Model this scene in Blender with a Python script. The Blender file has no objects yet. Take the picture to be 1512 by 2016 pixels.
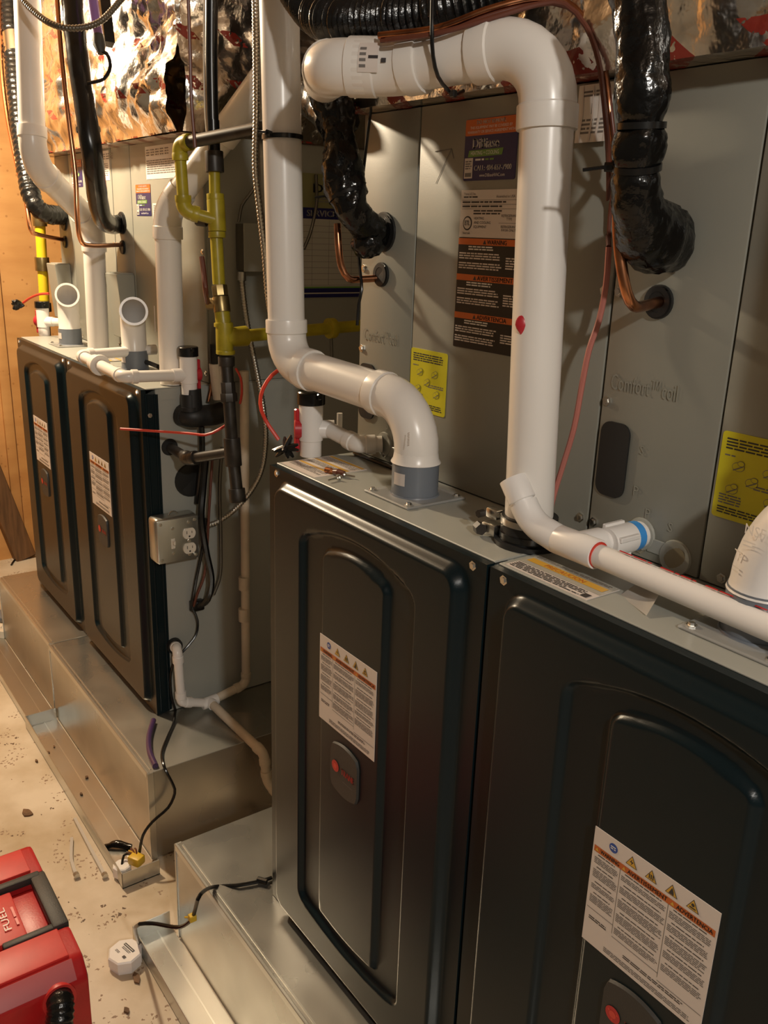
import bpy, bmesh, math, random
from mathutils import Vector, Matrix, noise
random.seed(7)
S = bpy.context.scene
COL = S.collection

# ------------------------------------------------------------------ camera, world, lights, exposure
cam_d = bpy.data.cameras.new('camera')
cam_d.sensor_fit = 'VERTICAL'; cam_d.sensor_height = 36.0; cam_d.lens = 1729.36 * 36.0 / 2016.0
cam_d.clip_start = 0.02
cam = bpy.data.objects.new('camera', cam_d); COL.objects.link(cam)
yaw, pitch, roll = 0.9361, -0.3082, 0.0344
fwd = Vector((-math.sin(yaw) * math.cos(pitch), math.cos(yaw) * math.cos(pitch), math.sin(pitch)))
rgt = Vector((math.cos(yaw), math.sin(yaw), 0)); up = rgt.cross(fwd)
r2 = rgt * math.cos(roll) + up * math.sin(roll); u2 = up * math.cos(roll) - rgt * math.sin(roll)
M = Matrix((r2, u2, -fwd)).transposed().to_4x4(); M.translation = Vector((1.2403, -0.6763, 1.2337))
cam.matrix_world = M
S.camera = cam
W = bpy.data.worlds.new('world'); S.world = W; W.use_nodes = True
W.node_tree.nodes['Background'].inputs[0].default_value = (0.95, 0.78, 0.55, 1)
W.node_tree.nodes['Background'].inputs[1].default_value = 0.03

def bulb(name, loc, watts, col, rad):
    d = bpy.data.lights.new(name, 'POINT'); d.energy = watts; d.color = col; d.shadow_soft_size = rad
    o = bpy.data.objects.new(name, d); COL.objects.link(o); o.location = loc; return o
bulb('bulb_far', (-1.56, -0.30, 1.93), 105, (1.0, 0.81, 0.56), 0.05)
bulb('bulb_near', (2.40, -0.82, 1.97), 66, (1.0, 0.95, 0.87), 0.045)
S.view_settings.view_transform = 'Standard'; S.view_settings.look = 'None'
S.view_settings.exposure = 0.38; S.view_settings.gamma = 1.0; S.view_settings.use_curve_mapping = False

# ------------------------------------------------------------------ materials
MAT = {}
def mat(name, col, rough=0.5, metal=0.0, noise_amt=0.0, nscale=20.0, bump=0.0, bscale=60.0, col2=None, trans=0.0, ior=1.5, coat=0.0, rvar=0.0, stretch=(1,1,1), detail=4.0, alpha=1.0, lo=0.35, hi=0.65, spec=0.5):
    m = bpy.data.materials.new(name); m.use_nodes = True; nt = m.node_tree; N = nt.nodes; L = nt.links
    b = N['Principled BSDF']; b.inputs['Base Color'].default_value = (*col, 1)
    b.inputs['Roughness'].default_value = rough; b.inputs['Metallic'].default_value = metal; b.inputs['IOR'].default_value = ior
    b.inputs['Transmission Weight'].default_value = trans; b.inputs['Coat Weight'].default_value = coat; b.inputs['Alpha'].default_value = alpha
    b.inputs['Specular IOR Level'].default_value = spec
    tc = N.new('ShaderNodeTexCoord'); mp = N.new('ShaderNodeMapping'); mp.inputs['Scale'].default_value = stretch
    L.new(tc.outputs['Object'], mp.inputs['Vector'])
    if noise_amt > 0 or col2 or rvar:
        n = N.new('ShaderNodeTexNoise'); n.inputs['Scale'].default_value = nscale; n.inputs['Detail'].default_value = detail
        L.new(mp.outputs['Vector'], n.inputs['Vector'])
        r = N.new('ShaderNodeMapRange'); r.inputs[1].default_value = lo; r.inputs[2].default_value = hi
        L.new(n.outputs['Fac'], r.inputs[0])
        c2 = col2 if col2 else tuple(c * (1 - noise_amt) for c in col)
        mx = N.new('ShaderNodeMix'); mx.data_type = 'RGBA'; mx.inputs['A'].default_value = (*col, 1); mx.inputs['B'].default_value = (*c2, 1)
        L.new(r.outputs[0], mx.inputs['Factor']); L.new(mx.outputs['Result'], b.inputs['Base Color'])
        if rvar:
            rr = N.new('ShaderNodeMapRange'); rr.inputs[1].default_value = 0.3; rr.inputs[2].default_value = 0.7
            rr.inputs[3].default_value = max(0.02, rough - rvar); rr.inputs[4].default_value = rough + rvar
            L.new(n.outputs['Fac'], rr.inputs[0]); L.new(rr.outputs[0], b.inputs['Roughness'])
    if bump > 0:
        n2 = N.new('ShaderNodeTexNoise'); n2.inputs['Scale'].default_value = bscale; n2.inputs['Detail'].default_value = 3
        L.new(mp.outputs['Vector'], n2.inputs['Vector'])
        bp = N.new('ShaderNodeBump'); bp.inputs['Strength'].default_value = bump; bp.inputs['Distance'].default_value = 0.004
        L.new(n2.outputs['Fac'], bp.inputs['Height']); L.new(bp.outputs['Normal'], b.inputs['Normal'])
    MAT[name] = m; return m
mat('pvc', (0.80, 0.76, 0.71), 0.28, noise_amt=0.06, nscale=6)
mat('pvc_new', (0.84, 0.81, 0.78), 0.3, noise_amt=0.04, nscale=8)
mat('pvc_aged', (0.70, 0.60, 0.47), 0.38, noise_amt=0.18, nscale=12)
mat('collar_grey', (0.16, 0.18, 0.21), 0.35)
mat('clear_plate', (0.50, 0.50, 0.48), 0.15, alpha=0.55)
mat('coil_paint', (0.265, 0.263, 0.225), 0.42, noise_amt=0.06, nscale=5, bump=0.02, bscale=500)
mat('cabinet_paint', (0.36, 0.365, 0.33), 0.36, noise_amt=0.06, nscale=4, bump=0.02, bscale=500)
mat('door_paint', (0.0045, 0.0115, 0.0145), 0.30, bump=0.03, bscale=700, spec=0.24)
mat('galvanised', (0.52, 0.51, 0.47), 0.31, metal=0.9, col2=(0.44, 0.43, 0.39), nscale=6, rvar=0.06, bump=0.05, bscale=9, detail=2.5, lo=0.25, hi=0.75)
mat('zinc', (0.5, 0.49, 0.47), 0.35, metal=0.45)
mat('galv_edge', (0.60, 0.60, 0.56), 0.3, metal=0.9)
mat('screw_metal', (0.75, 0.73, 0.68), 0.25, metal=1.0)
mat('black_jacket', (0.008, 0.008, 0.008), 0.23, bump=0.35, bscale=130)
mat('black_tape', (0.004, 0.004, 0.004), 0.17, bump=0.45, bscale=75, spec=0.4)
mat('black_smooth', (0.007, 0.007, 0.007), 0.25)
mat('rubber', (0.012, 0.012, 0.012), 0.5)
mat('black_iron', (0.045, 0.038, 0.032), 0.42, metal=0.3, noise_amt=0.4, nscale=40)
mat('copper', (0.62, 0.27, 0.13), 0.25, metal=1.0, col2=(0.26, 0.11, 0.06), nscale=28)
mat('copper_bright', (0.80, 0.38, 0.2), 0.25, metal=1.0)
mat('brown_wire', (0.12, 0.035, 0.02), 0.4)
mat('gas_yellow', (0.40, 0.325, 0.02), 0.35, noise_amt=0.25, nscale=25)
mat('gas_yellow_bright', (0.75, 0.55, 0.02), 0.35)
mat('brass', (0.36, 0.27, 0.12), 0.35, metal=0.9, noise_amt=0.3, nscale=40)
mat('steel_conduit', (0.50, 0.48, 0.43), 0.3, metal=0.9)
mat('dark_conduit', (0.14, 0.13, 0.11), 0.35, metal=0.7)
mat('red_wire', (0.62, 0.05, 0.03), 0.35)
mat('red_plastic', (0.45, 0.02, 0.03), 0.35)
mat('tool_red', (0.50, 0.012, 0.014), 0.38, noise_amt=0.12, nscale=30, bump=0.05, bscale=300)
mat('tool_red_light', (0.62, 0.035, 0.03), 0.42, noise_amt=0.1, nscale=30)
mat('tool_pink', (0.55, 0.13, 0.14), 0.4)
mat('tool_dark', (0.035, 0.033, 0.03), 0.55, bump=0.1, bscale=400)
mat('pink_tube', (0.42, 0.15, 0.12), 0.25)
mat('white_paper', (0.72, 0.68, 0.63), 0.5)
mat('label_white', (0.66, 0.59, 0.54), 0.38)
mat('label_clear', (0.42, 0.40, 0.34), 0.2)
mat('print_dark', (0.035, 0.03, 0.03), 0.5)
mat('print_grey', (0.16, 0.145, 0.135), 0.5)
mat('print_white', (0.75, 0.72, 0.68), 0.5)
mat('orange_print', (0.60, 0.13, 0.02), 0.4)
mat('orange_dull', (0.52, 0.12, 0.02), 0.4)
mat('amber_print', (0.62, 0.36, 0.05), 0.4)
mat('red_print', (0.48, 0.02, 0.02), 0.4)
mat('blue_print', (0.02, 0.07, 0.32), 0.4)
mat('navy_print', (0.018, 0.016, 0.09), 0.35)
mat('green_print', (0.13, 0.27, 0.05), 0.4)
mat('yellow_label', (0.62, 0.55, 0.02), 0.4)
mat('olive_print', (0.20, 0.19, 0.08), 0.45)
mat('warn_black', (0.012, 0.010, 0.010), 0.3)
mat('outlet_white', (0.72, 0.66, 0.56), 0.3)
mat('blue_ring', (0.05, 0.30, 0.75), 0.3)
mat('purple_hose', (0.06, 0.03, 0.09), 0.3)
mat('purple_light', (0.22, 0.12, 0.36), 0.3)
mat('yellow_wire', (0.65, 0.42, 0.03), 0.4)
mat('wood_stud', (0.17, 0.085, 0.035), 0.65, noise_amt=0.45, nscale=10, stretch=(6, 6, 0.6), bump=0.2, bscale=40)
mat('tan_fill', (0.26, 0.22, 0.14), 0.6)
mat('dark_wall', (0.10, 0.085, 0.06), 0.8, noise_amt=0.3, nscale=4)
mat('ceiling_wood', (0.22, 0.14, 0.075), 0.8, noise_amt=0.4, nscale=6, stretch=(1, 8, 8))
mat('room_wall', (0.11, 0.105, 0.095), 0.8, noise_amt=0.15, nscale=3)

def floor_mat():
    m = mat('concrete', (0.64, 0.55, 0.43), 0.55, col2=(0.42, 0.32, 0.20), nscale=5.0, bump=0.15, bscale=50, detail=8, lo=0.4, hi=0.7)
    nt = m.node_tree; N = nt.nodes; L = nt.links; b = N['Principled BSDF']
    src = b.inputs['Base Color'].links[0].from_socket
    tc = [n for n in N if n.type == 'TEX_COORD'][0]
    prev = src
    for sc, th, col, dens in ((38, 0.20, (0.10, 0.055, 0.03), 0.60), (11, 0.17, (0.20, 0.13, 0.075), 0.60), (90, 0.3, (0.25, 0.16, 0.10), 0.58)):
        v = N.new('ShaderNodeTexVoronoi'); v.inputs['Scale'].default_value = sc; v.inputs['Randomness'].default_value = 1
        wn = N.new('ShaderNodeTexNoise'); wn.inputs['Scale'].default_value = sc * 2.2; wn.inputs['Detail'].default_value = 4
        add = N.new('ShaderNodeVectorMath'); add.operation = 'MULTIPLY_ADD'; add.inputs[1].default_value = (1.1 / sc,) * 3
        L.new(tc.outputs['Object'], wn.inputs['Vector']); L.new(wn.outputs['Color'], add.inputs[0]); L.new(tc.outputs['Object'], add.inputs[2])
        L.new(add.outputs[0], v.inputs['Vector'])
        lt = N.new('ShaderNodeMath'); lt.operation = 'LESS_THAN'; lt.inputs[1].default_value = th; L.new(v.outputs['Distance'], lt.inputs[0])
        big = N.new('ShaderNodeTexNoise'); big.inputs['Scale'].default_value = sc * 0.17; L.new(tc.outputs['Object'], big.inputs['Vector'])
        gt = N.new('ShaderNodeMath'); gt.operation = 'GREATER_THAN'; gt.inputs[1].default_value = dens; L.new(big.outputs['Fac'], gt.inputs[0])
        mu = N.new('ShaderNodeMath'); mu.operation = 'MULTIPLY'; L.new(lt.outputs[0], mu.inputs[0]); L.new(gt.outputs[0], mu.inputs[1])
        mx = N.new('ShaderNodeMix'); mx.data_type = 'RGBA'; mx.inputs['B'].default_value = (*col, 1)
        L.new(mu.outputs[0], mx.inputs['Factor']); L.new(prev, mx.inputs['A']); prev = mx.outputs['Result']
    L.new(prev, b.inputs['Base Color'])
floor_mat()

def wood_wall_mat():
    m = mat('plywood', (0.62, 0.33, 0.115), 0.6, col2=(0.50, 0.24, 0.075), nscale=3, stretch=(1, 1, 3.5), detail=8)
    nt = m.node_tree; N = nt.nodes; L = nt.links; b = N['Principled BSDF']
    src = b.inputs['Base Color'].links[0].from_socket; tc = [n for n in N if n.type == 'TEX_COORD'][0]
    v = N.new('ShaderNodeTexVoronoi'); v.inputs['Scale'].default_value = 26; L.new(tc.outputs['Object'], v.inputs['Vector'])
    lt = N.new('ShaderNodeMath'); lt.operation = 'LESS_THAN'; lt.inputs[1].default_value = 0.12; L.new(v.outputs['Distance'], lt.inputs[0])
    mx = N.new('ShaderNodeMix'); mx.data_type = 'RGBA'; mx.inputs['B'].default_value = (0.34, 0.14, 0.035, 1)
    mm = N.new('ShaderNodeMath'); mm.operation = 'MULTIPLY'; mm.inputs[1].default_value = 0.6; L.new(lt.outputs[0], mm.inputs[0])
    L.new(mm.outputs[0], mx.inputs['Factor']); L.new(src, mx.inputs['A']); L.new(mx.outputs['Result'], b.inputs['Base Color'])
wood_wall_mat()

def foil_mat():
    m = mat('foil', (0.88, 0.85, 0.80), 0.22, metal=1.0, bump=0.8, bscale=38)
    nt = m.node_tree; N = nt.nodes; L = nt.links; b = N['Principled BSDF']; tc = [n for n in N if n.type == 'TEX_COORD'][0]
    sp = N.new('ShaderNodeSeparateXYZ'); L.new(tc.outputs['Object'], sp.inputs[0])
    def M(op, a, b):
        n_ = N.new('ShaderNodeMath'); n_.operation = op
        for k, q in enumerate((a, b)):
            if isinstance(q, (int, float)): n_.inputs[k].default_value = q
            elif q is not None: L.new(q, n_.inputs[k])
        return n_.outputs[0]
    xy = M('ADD', sp.outputs['X'], sp.outputs['Y'])
    row = M('MULTIPLY_ADD', sp.outputs['Z'], 9.5); row.node.inputs[2].default_value = -0.38
    v = M('FRACT', row, 0); sh = M('MULTIPLY', M('FLOOR', row, 0), 0.37)
    u = M('FRACT', M('ADD', M('ADD', M('MULTIPLY', xy, 8.5), M('MULTIPLY', v, 1.3)), sh), 0)
    band = M('MULTIPLY', M('LESS_THAN', v, 0.26), M('LESS_THAN', u, 0.34))
    n = N.new('ShaderNodeTexNoise'); n.inputs['Scale'].default_value = 90; L.new(tc.outputs['Object'], n.inputs['Vector'])
    mu = M('MULTIPLY', band, M('GREATER_THAN', n.outputs['Fac'], 0.43)).node
    mx = N.new('ShaderNodeMix'); mx.data_type = 'RGBA'; mx.inputs['A'].default_value = (0.88, 0.85, 0.80, 1); mx.inputs['B'].default_value = (0.24, 0.03, 0.02, 1)
    L.new(mu.outputs[0], mx.inputs['Factor']); L.new(mx.outputs['Result'], b.inputs['Base Color'])
    mr = N.new('ShaderNodeMath'); mr.operation = 'SUBTRACT'; mr.inputs[0].default_value = 1.0; L.new(mu.outputs[0], mr.inputs[1]); L.new(mr.outputs[0], b.inputs['Metallic'])
foil_mat()

# ------------------------------------------------------------------ mesh helpers
def V(*a): return Vector(a[0]) if len(a) == 1 else Vector(a)
def origin(o):
    p = Vector((0, 0, 0))
    while o is not None: p = p + o.location; o = o.parent
    return p
def link(name, me, m, parent=None, sharp=35):
    if parent is not None:
        off = origin(parent); me.transform(Matrix.Translation(-off))
    mats = m if isinstance(m, (list, tuple)) else [m]
    for x in mats: me.materials.append(MAT[x])
    if sharp: 
        for p in me.polygons: p.use_smooth = True
        me.set_sharp_from_angle(angle=math.radians(sharp))
    o = bpy.data.objects.new(name, me); COL.objects.link(o)
    if parent is not None: o.parent = parent
    return o
def mk(name, bm, m, parent=None, sharp=35):
    me = bpy.data.meshes.new(name); bm.normal_update(); bm.to_mesh(me); bm.free()
    return link(name, me, m, parent, sharp)
def thing(name, label, cat, loc=(0, 0, 0), group=None):
    o = bpy.data.objects.new(name, None); COL.objects.link(o); o.location = loc; o.empty_display_size = 0.05
    tag(o, label, cat, group); return o
def tag(o, label, cat, group=None):
    o['label'] = label; o['category'] = cat
    if group: o['group'] = group
    return o
def struct(o): o['kind'] = 'structure'; return o
def BM(): return bmesh.new()
def box(bm, lo, hi, bev=0.0, seg=2, rot=None, mi=0):
    lo, hi = V(lo), V(hi); c = (lo + hi) / 2; d = hi - lo
    r = bmesh.ops.create_cube(bm, size=1.0); vs = r['verts']
    for v in vs: v.co = Vector((v.co.x * d.x, v.co.y * d.y, v.co.z * d.z))
    if bev > 0:
        es = list({e for v in vs for e in v.link_edges})
        rr = bmesh.ops.bevel(bm, geom=es, offset=bev, segments=seg, affect='EDGES', profile=0.5)
        vs = list({v for f in rr['faces'] for v in f.verts} | {v for v in vs if v.is_valid})
    for v in vs:
        if rot is not None: v.co = rot @ v.co
        v.co += c
    if mi:
        for f in {f for v in vs for f in v.link_faces}: f.material_index = mi
    return vs
def frames(pts):
    n = len(pts); T = []
    for i in range(n):
        a = i - 1
        while a > 0 and (pts[a] - pts[i]).length < 1e-6: a -= 1
        b = i + 1
        while b < n - 1 and (pts[b] - pts[i]).length < 1e-6: b += 1
        a = max(a, 0); b = min(b, n - 1)
        t = pts[b] - pts[a]
        if t.length < 1e-9: t = T[-1] if T else Vector((0, 0, 1))
        T.append(t.normalized())
    u = T[0].orthogonal().normalized(); F = []
    for i in range(n):
        u = (u - T[i] * u.dot(T[i])).normalized(); F.append((u.copy(), T[i].cross(u)))
    return F
def tube(bm, pts, rad, seg=14, caps=True, bore=None, bore_len=None, jit=0.0, jscale=30.0, mi=0):
    pts = [V(p) for p in pts]; n = len(pts)
    R = list(rad) if isinstance(rad, (list, tuple)) else [rad] * n
    F = frames(pts); rings = []
    def ring(c, f, r, j=True):
        vs = []
        for k in range(seg):
            a = 2 * math.pi * k / seg; d = f[0] * math.cos(a) + f[1] * math.sin(a); rr = r
            if jit and j: w_ = (c + d * r) * jscale; rr = r * (1 + jit * (noise.noise(w_) + 0.7 * abs(noise.noise(w_ * 2.7)) - 0.35 * abs(noise.noise(w_ * 6.1))))
            vs.append(bm.verts.new(c + d * rr))
        return vs
    for i in range(n): rings.append(ring(pts[i], F[i], R[i]))
    if bore:
        acc = 0; rings.append(ring(pts[-1], F[-1], bore, False))
        for i in range(n - 2, -1, -1):
            acc += (pts[i + 1] - pts[i]).length; rings.append(ring(pts[i], F[i], min(bore, R[i] * 0.95), False))
            if bore_len and acc > bore_len: break
    for a, b in zip(rings[:-1], rings[1:]):
        for k in range(seg):
            f = bm.faces.new((a[k], a[(k + 1) % seg], b[(k + 1) % seg], b[k])); f.material_index = mi
    if caps:
        f = bm.faces.new(list(reversed(rings[0]))); f.material_index = mi
        f = bm.faces.new(rings[-1]); f.material_index = mi
def cyl(bm, a, b, r, seg=16, r2=None, mi=0): tube(bm, [a, b], [r, r if r2 is None else r2], seg, mi=mi)
def smooth_path(pts, step=0.01):
    P = [V(p) for p in pts]
    if len(P) == 2: P = [P[0], (P[0] + P[1]) / 2, P[1]]
    Q = [P[0] * 2 - P[1]] + P + [P[-1] * 2 - P[-2]]; out = []
    for i in range(1, len(Q) - 2):
        a, b, c, d = Q[i - 1], Q[i], Q[i + 1], Q[i + 2]; k = max(2, int((c - b).length / step))
        for j in range(k):
            t = j / k; t2 = t * t; t3 = t2 * t
            out.append(0.5 * ((2 * b) + (c - a) * t + (2 * a - 5 * b + 4 * c - d) * t2 + (3 * b - a - 3 * c + d) * t3))
    out.append(P[-1]); return out
def arc_corner(a, c, b, R, n=8):
    a, c, b = V(a), V(c), V(b); u = (a - c).normalized(); w = (b - c).normalized()
    ang = math.acos(max(-1, min(1, u.dot(w)))); t = R / math.tan(ang / 2)
    t = min(t, (a - c).length * 0.49 if False else t)
    p0 = c + u * t; p1 = c + w * t; bis = (u + w)
    if bis.length < 1e-6: return [p0, p1], p0, p1
    ctr = c + bis.normalized() * (R / math.sin(ang / 2)); out = []
    v0 = p0 - ctr; v1 = p1 - ctr; tot = v0.angle(v1); ax = v0.cross(v1).normalized()
    for i in range(n + 1): out.append(ctr + Matrix.Rotation(tot * i / n, 3, ax) @ v0)
    return out, p0, p1
def pvc_run(parent, pts, r, m='pvc', R=0.06, sock=0.026, names=('pipe', 'elbow'), seg=24, rs=1.135, re=1.07, end_bore=False, mel=None, skip_sock=()):
    """glued pipe run: straight 'pipe' meshes and one 'elbow' mesh (with its two sockets) for each corner"""
    P = [V(p) for p in pts]; start = P[0]; Rl = R if isinstance(R, (list, tuple)) else [R] * (len(P) - 2)
    for i in range(1, len(P) - 1):
        arc, p0, p1 = arc_corner(P[i - 1], P[i], P[i + 1], Rl[i - 1])
        d0 = (P[i - 1] - P[i]).normalized(); d1 = (P[i + 1] - P[i]).normalized()
        s0 = p0 + d0 * sock; s1 = p1 + d1 * sock
        bm = BM(); path = []; rad = []
        def add(p, q): path.append(p); rad.append(q)
        if (i, 0) in skip_sock: add(p0 + d0 * 0.012, r * re); 
        else:
            add(s0, r * 1.0); add(s0, r * rs * 0.985); add(s0 - d0 * 0.002, r * rs); add(p0 + d0 * 0.003, r * rs); add(p0 + d0 * 0.001, r * re)
        for a in arc: add(a, r * re)
        if (i, 1) in skip_sock: add(p1 + d1 * 0.012, r * re)
        else:
            add(p1 + d1 * 0.001, r * re); add(p1 + d1 * 0.003, r * rs); add(s1 - d1 * 0.002, r * rs); add(s1, r * rs * 0.985); add(s1, r)
        tube(bm, path, rad, seg, caps=True); mk(names[1], bm, mel or m, parent, 40)
        if (start - P[i]).dot(d0) > (p0 - P[i]).dot(d0) + 0.004:
            bm = BM(); tube(bm, [start, p0], r, seg); mk(names[0], bm, m, parent)
        start = p1
    bm = BM()
    if end_bore: tube(bm, [start, P[-1] - (P[-1] - start) * 0.3, P[-1]], r, seg, bore=r * 0.87, bore_len=0.05)
    else: tube(bm, [start, P[-1]], r, seg)
    mk(names[0], bm, m, parent)
def ring_part(parent, name, c, d, r, l, m, seg=24, hole=None):
    c, d = V(c), V(d).normalized(); bm = BM()
    a, b = c - d * l / 2, c + d * l / 2
    tube(bm, [a, a, a + d * 0.0015, b - d * 0.0015, b, b], [r * 0.8, r * 0.985, r, r, r * 0.985, r * 0.8], seg)
    return mk(name, bm, m, parent)
def cable(name, pts, r, m, label, cat='cable', group=None, step=0.012, seg=8):
    bm = BM(); tube(bm, smooth_path(pts, step), r, seg)
    o = mk(name, bm, m); tag(o, label, cat, group); return o
def cable_part(parent, name, pts, r, m, step=0.012, seg=8):
    bm = BM(); tube(bm, smooth_path(pts, step), r, seg); return mk(name, bm, m, parent)
def ribbed(pts, r, pitch, depth, seg=10, bm=None, wob=0):
    bm = bm or BM(); P = smooth_path(pts, pitch / 4); acc = 0; R = []
    for i, q in enumerate(P):
        if i: acc += (q - P[i - 1]).length
        R.append(r * (1 - depth * (0.5 + 0.5 * math.cos(2 * math.pi * acc / pitch))) * (1 + wob * noise.noise(q * 25)))
    tube(bm, P, R, seg); return bm
def screw(parent, c, d, r=0.005, h=0.003, name='screw', m='screw_metal'):
    c, d = V(c), V(d).normalized(); bm = BM()
    tube(bm, [c, c + d * h * 0.4, c + d * h * 0.4, c + d * h], [r * 1.5, r * 1.5, r, r * 0.85], 6); return mk(name, bm, m, parent, 20)
def zip_tie(c, ax, r, m='black_smooth', w=0.005, label=None, tail=None):
    c, ax = V(c), V(ax).normalized(); u = ax.orthogonal().normalized(); v = ax.cross(u); bm = BM(); n = 28
    R0, R1 = r, r + 0.0014; L = []
    for k in range(n):
        a = 2 * math.pi * k / n; d = u * math.cos(a) + v * math.sin(a)
        L.append([bm.verts.new(c + d * R0 - ax * w / 2), bm.verts.new(c + d * R1 - ax * w / 2), bm.verts.new(c + d * R1 + ax * w / 2), bm.verts.new(c + d * R0 + ax * w / 2)])
    for k in range(n):
        a, b = L[k], L[(k + 1) % n]
        for j in range(4): bm.faces.new((a[j], a[(j + 1) % 4], b[(j + 1) % 4], b[j]))
    if tail is not None:
        t = V(tail).normalized(); h = c + t * r
        tube(bm, [h, h + t * 0.009], 0.0045, 6); tube(bm, [h + t * 0.008, h + t * 0.03 + ax * 0.003], 0.0018, 6)
    o = mk('zip_tie', bm, m); return tag(o, label, 'zip tie')

# ---- flat printed labels: one mesh with several print colours
def text_mesh(s, h):
    cu = bpy.data.curves.new('t', 'FONT'); cu.body = s; cu.size = 1.0; cu.resolution_u = 2
    ob = bpy.data.objects.new('t', cu); me = bpy.data.meshes.new_from_object(ob)
    vs = [v.co.copy() for v in me.vertices]; fs = [tuple(p.vertices) for p in me.polygons]
    bpy.data.objects.remove(ob); bpy.data.curves.remove(cu); bpy.data.meshes.remove(me)
    if not vs: return [], [], 0, 0
    x0 = min(v.x for v in vs); x1 = max(v.x for v in vs); k = h / 0.70
    return [((v.x - x0) * k, v.y * k) for v in vs], fs, (x1 - x0) * k, h
class Label:
    def __init__(s, O, U, Vv, t=0.0008):
        s.O, s.U, s.V = V(O), V(U).normalized(), V(Vv).normalized(); s.N = s.U.cross(s.V); s.t = t
        s.v = []; s.f = []; s.m = []; s.mats = []; s.warp = None
    def mi(s, m):
        if m not in s.mats: s.mats.append(m)
        return s.mats.index(m)
    def P(s, u, v, l): return s.O + s.U * u + s.V * v + s.N * (s.t + l * 0.00025)
    def poly(s, pts, m, l=1):
        b = len(s.v); s.v += [s.P(u, v, l) for u, v in pts]; s.f.append(tuple(range(b, b + len(pts)))); s.m.append(s.mi(m))
    def sheet(s, w, h, m, r=0.0):
        pts = rrect(0, 0, w, h, r) if r else [(0, 0), (w, 0), (w, h), (0, h)]
        b = len(s.v); n = len(pts); k = s.mi(m)
        s.v += [s.O + s.U * u + s.V * v for u, v in pts] + [s.P(u, v, 0) for u, v in pts]
        s.f.append(tuple(range(b + n, b + 2 * n))); s.m.append(k); s.f.append(tuple(reversed(range(b, b + n)))); s.m.append(k)
        for i in range(n): s.f.append((b + i, b + (i + 1) % n, b + n + (i + 1) % n, b + n + i)); s.m.append(k)
    def rect(s, u0, v0, u1, v1, m, l=1): s.poly([(u0, v0), (u1, v0), (u1, v1), (u0, v1)], m, l)
    def disk(s, u, v, r, m, l=1, ry=None): s.poly([(u + r * math.cos(a * math.pi / 10), v + (ry or r) * math.sin(a * math.pi / 10)) for a in range(20)], m, l)
    def tri(s, u, v, r, m, l=1): s.poly([(u - r, v - r * 0.75), (u + r, v - r * 0.75), (u, v + r)], m, l)
    def text(s, st, u, v, h, m, l=2, fit=None, al=0.0, bold=False):
        vs, fs, w, hh = text_mesh(st, h)
        if not vs: return
        kx = 1.0 if not fit else fit / w
        for dx in ((0, h * 0.07) if bold else (0,)):
            b = len(s.v); s.v += [s.P(u - al * w * kx + x * kx + dx, v + y, l) for x, y in vs]
            k = s.mi(m)
            for f in fs: s.f.append(tuple(b + i for i in f)); s.m.append(k)
    def para(s, u0, v0, u1, v1, lh, m, l=1, ragged=0.25, gaps=()):
        v = v1; i = 0
        while v - lh >= v0:
            if i not in gaps:
                e = u1 - random.random() * ragged * (u1 - u0) * (1 if i % 4 == 3 else 0.25); u = u0
                while u < e:
                    w = min(e - u, lh * random.uniform(1.2, 5.0)); s.rect(u, v - lh * 0.72, u + w, v - lh * 0.2, m, l); u += w + lh * 0.45
            v -= lh; i += 1
    def done(s, name, parent=None, label=None):
        me = bpy.data.meshes.new(name); me.from_pydata([tuple(q) for q in s.v], [], s.f)
        for p, k in zip(me.polygons, s.m): p.material_index = k
        o = link(name, me, s.mats, parent, 0)
        if label: o['label'] = label
        return o
def rrect(x0, y0, x1, y1, r, n=5):
    out = []
    for cx, cy, a0 in ((x1 - r, y0 + r, -90), (x1 - r, y1 - r, 0), (x0 + r, y1 - r, 90), (x0 + r, y0 + r, 180)):
        for k in range(n + 1):
            a = math.radians(a0 + 90 * k / n); out.append((cx + r * math.cos(a), cy + r * math.sin(a)))
    return out
X_, Y_, Z_ = (1, 0, 0), (0, 1, 0), (0, 0, 1)

# ------------------------------------------------------------------ the room
FZ = -0.246
def slab(name, lo, hi, m):
    bm = BM(); box(bm, lo, hi); return struct(mk(name, bm, m, None, 0))
slab('floor', (-3.0, -2.4, FZ - 0.1), (3.2, 1.2, FZ), 'concrete')
slab('wall_left', (-2.92, -2.4, FZ), (-2.79, 1.2, 2.3), 'plywood')
slab('wall_back', (-2.79, 0.98, FZ), (3.2, 1.1, 2.3), 'dark_wall')
slab('wall_right', (3.0, -2.4, FZ), (3.1, 0.98, 2.3), 'room_wall')
slab('wall_front', (-2.79, -2.4, FZ), (3.0, -2.3, 2.3), 'room_wall')
slab('ceiling', (-2.92, -2.4, 2.3), (3.2, 1.2, 2.4), 'ceiling_wood')
# plywood panel seam trim on the end wall
bm = BM(); box(bm, (-2.79, 0.205, FZ), (-2.772, 0.245, 2.3), 0.002); struct(mk('trim_1', bm, 'plywood'))

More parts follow.
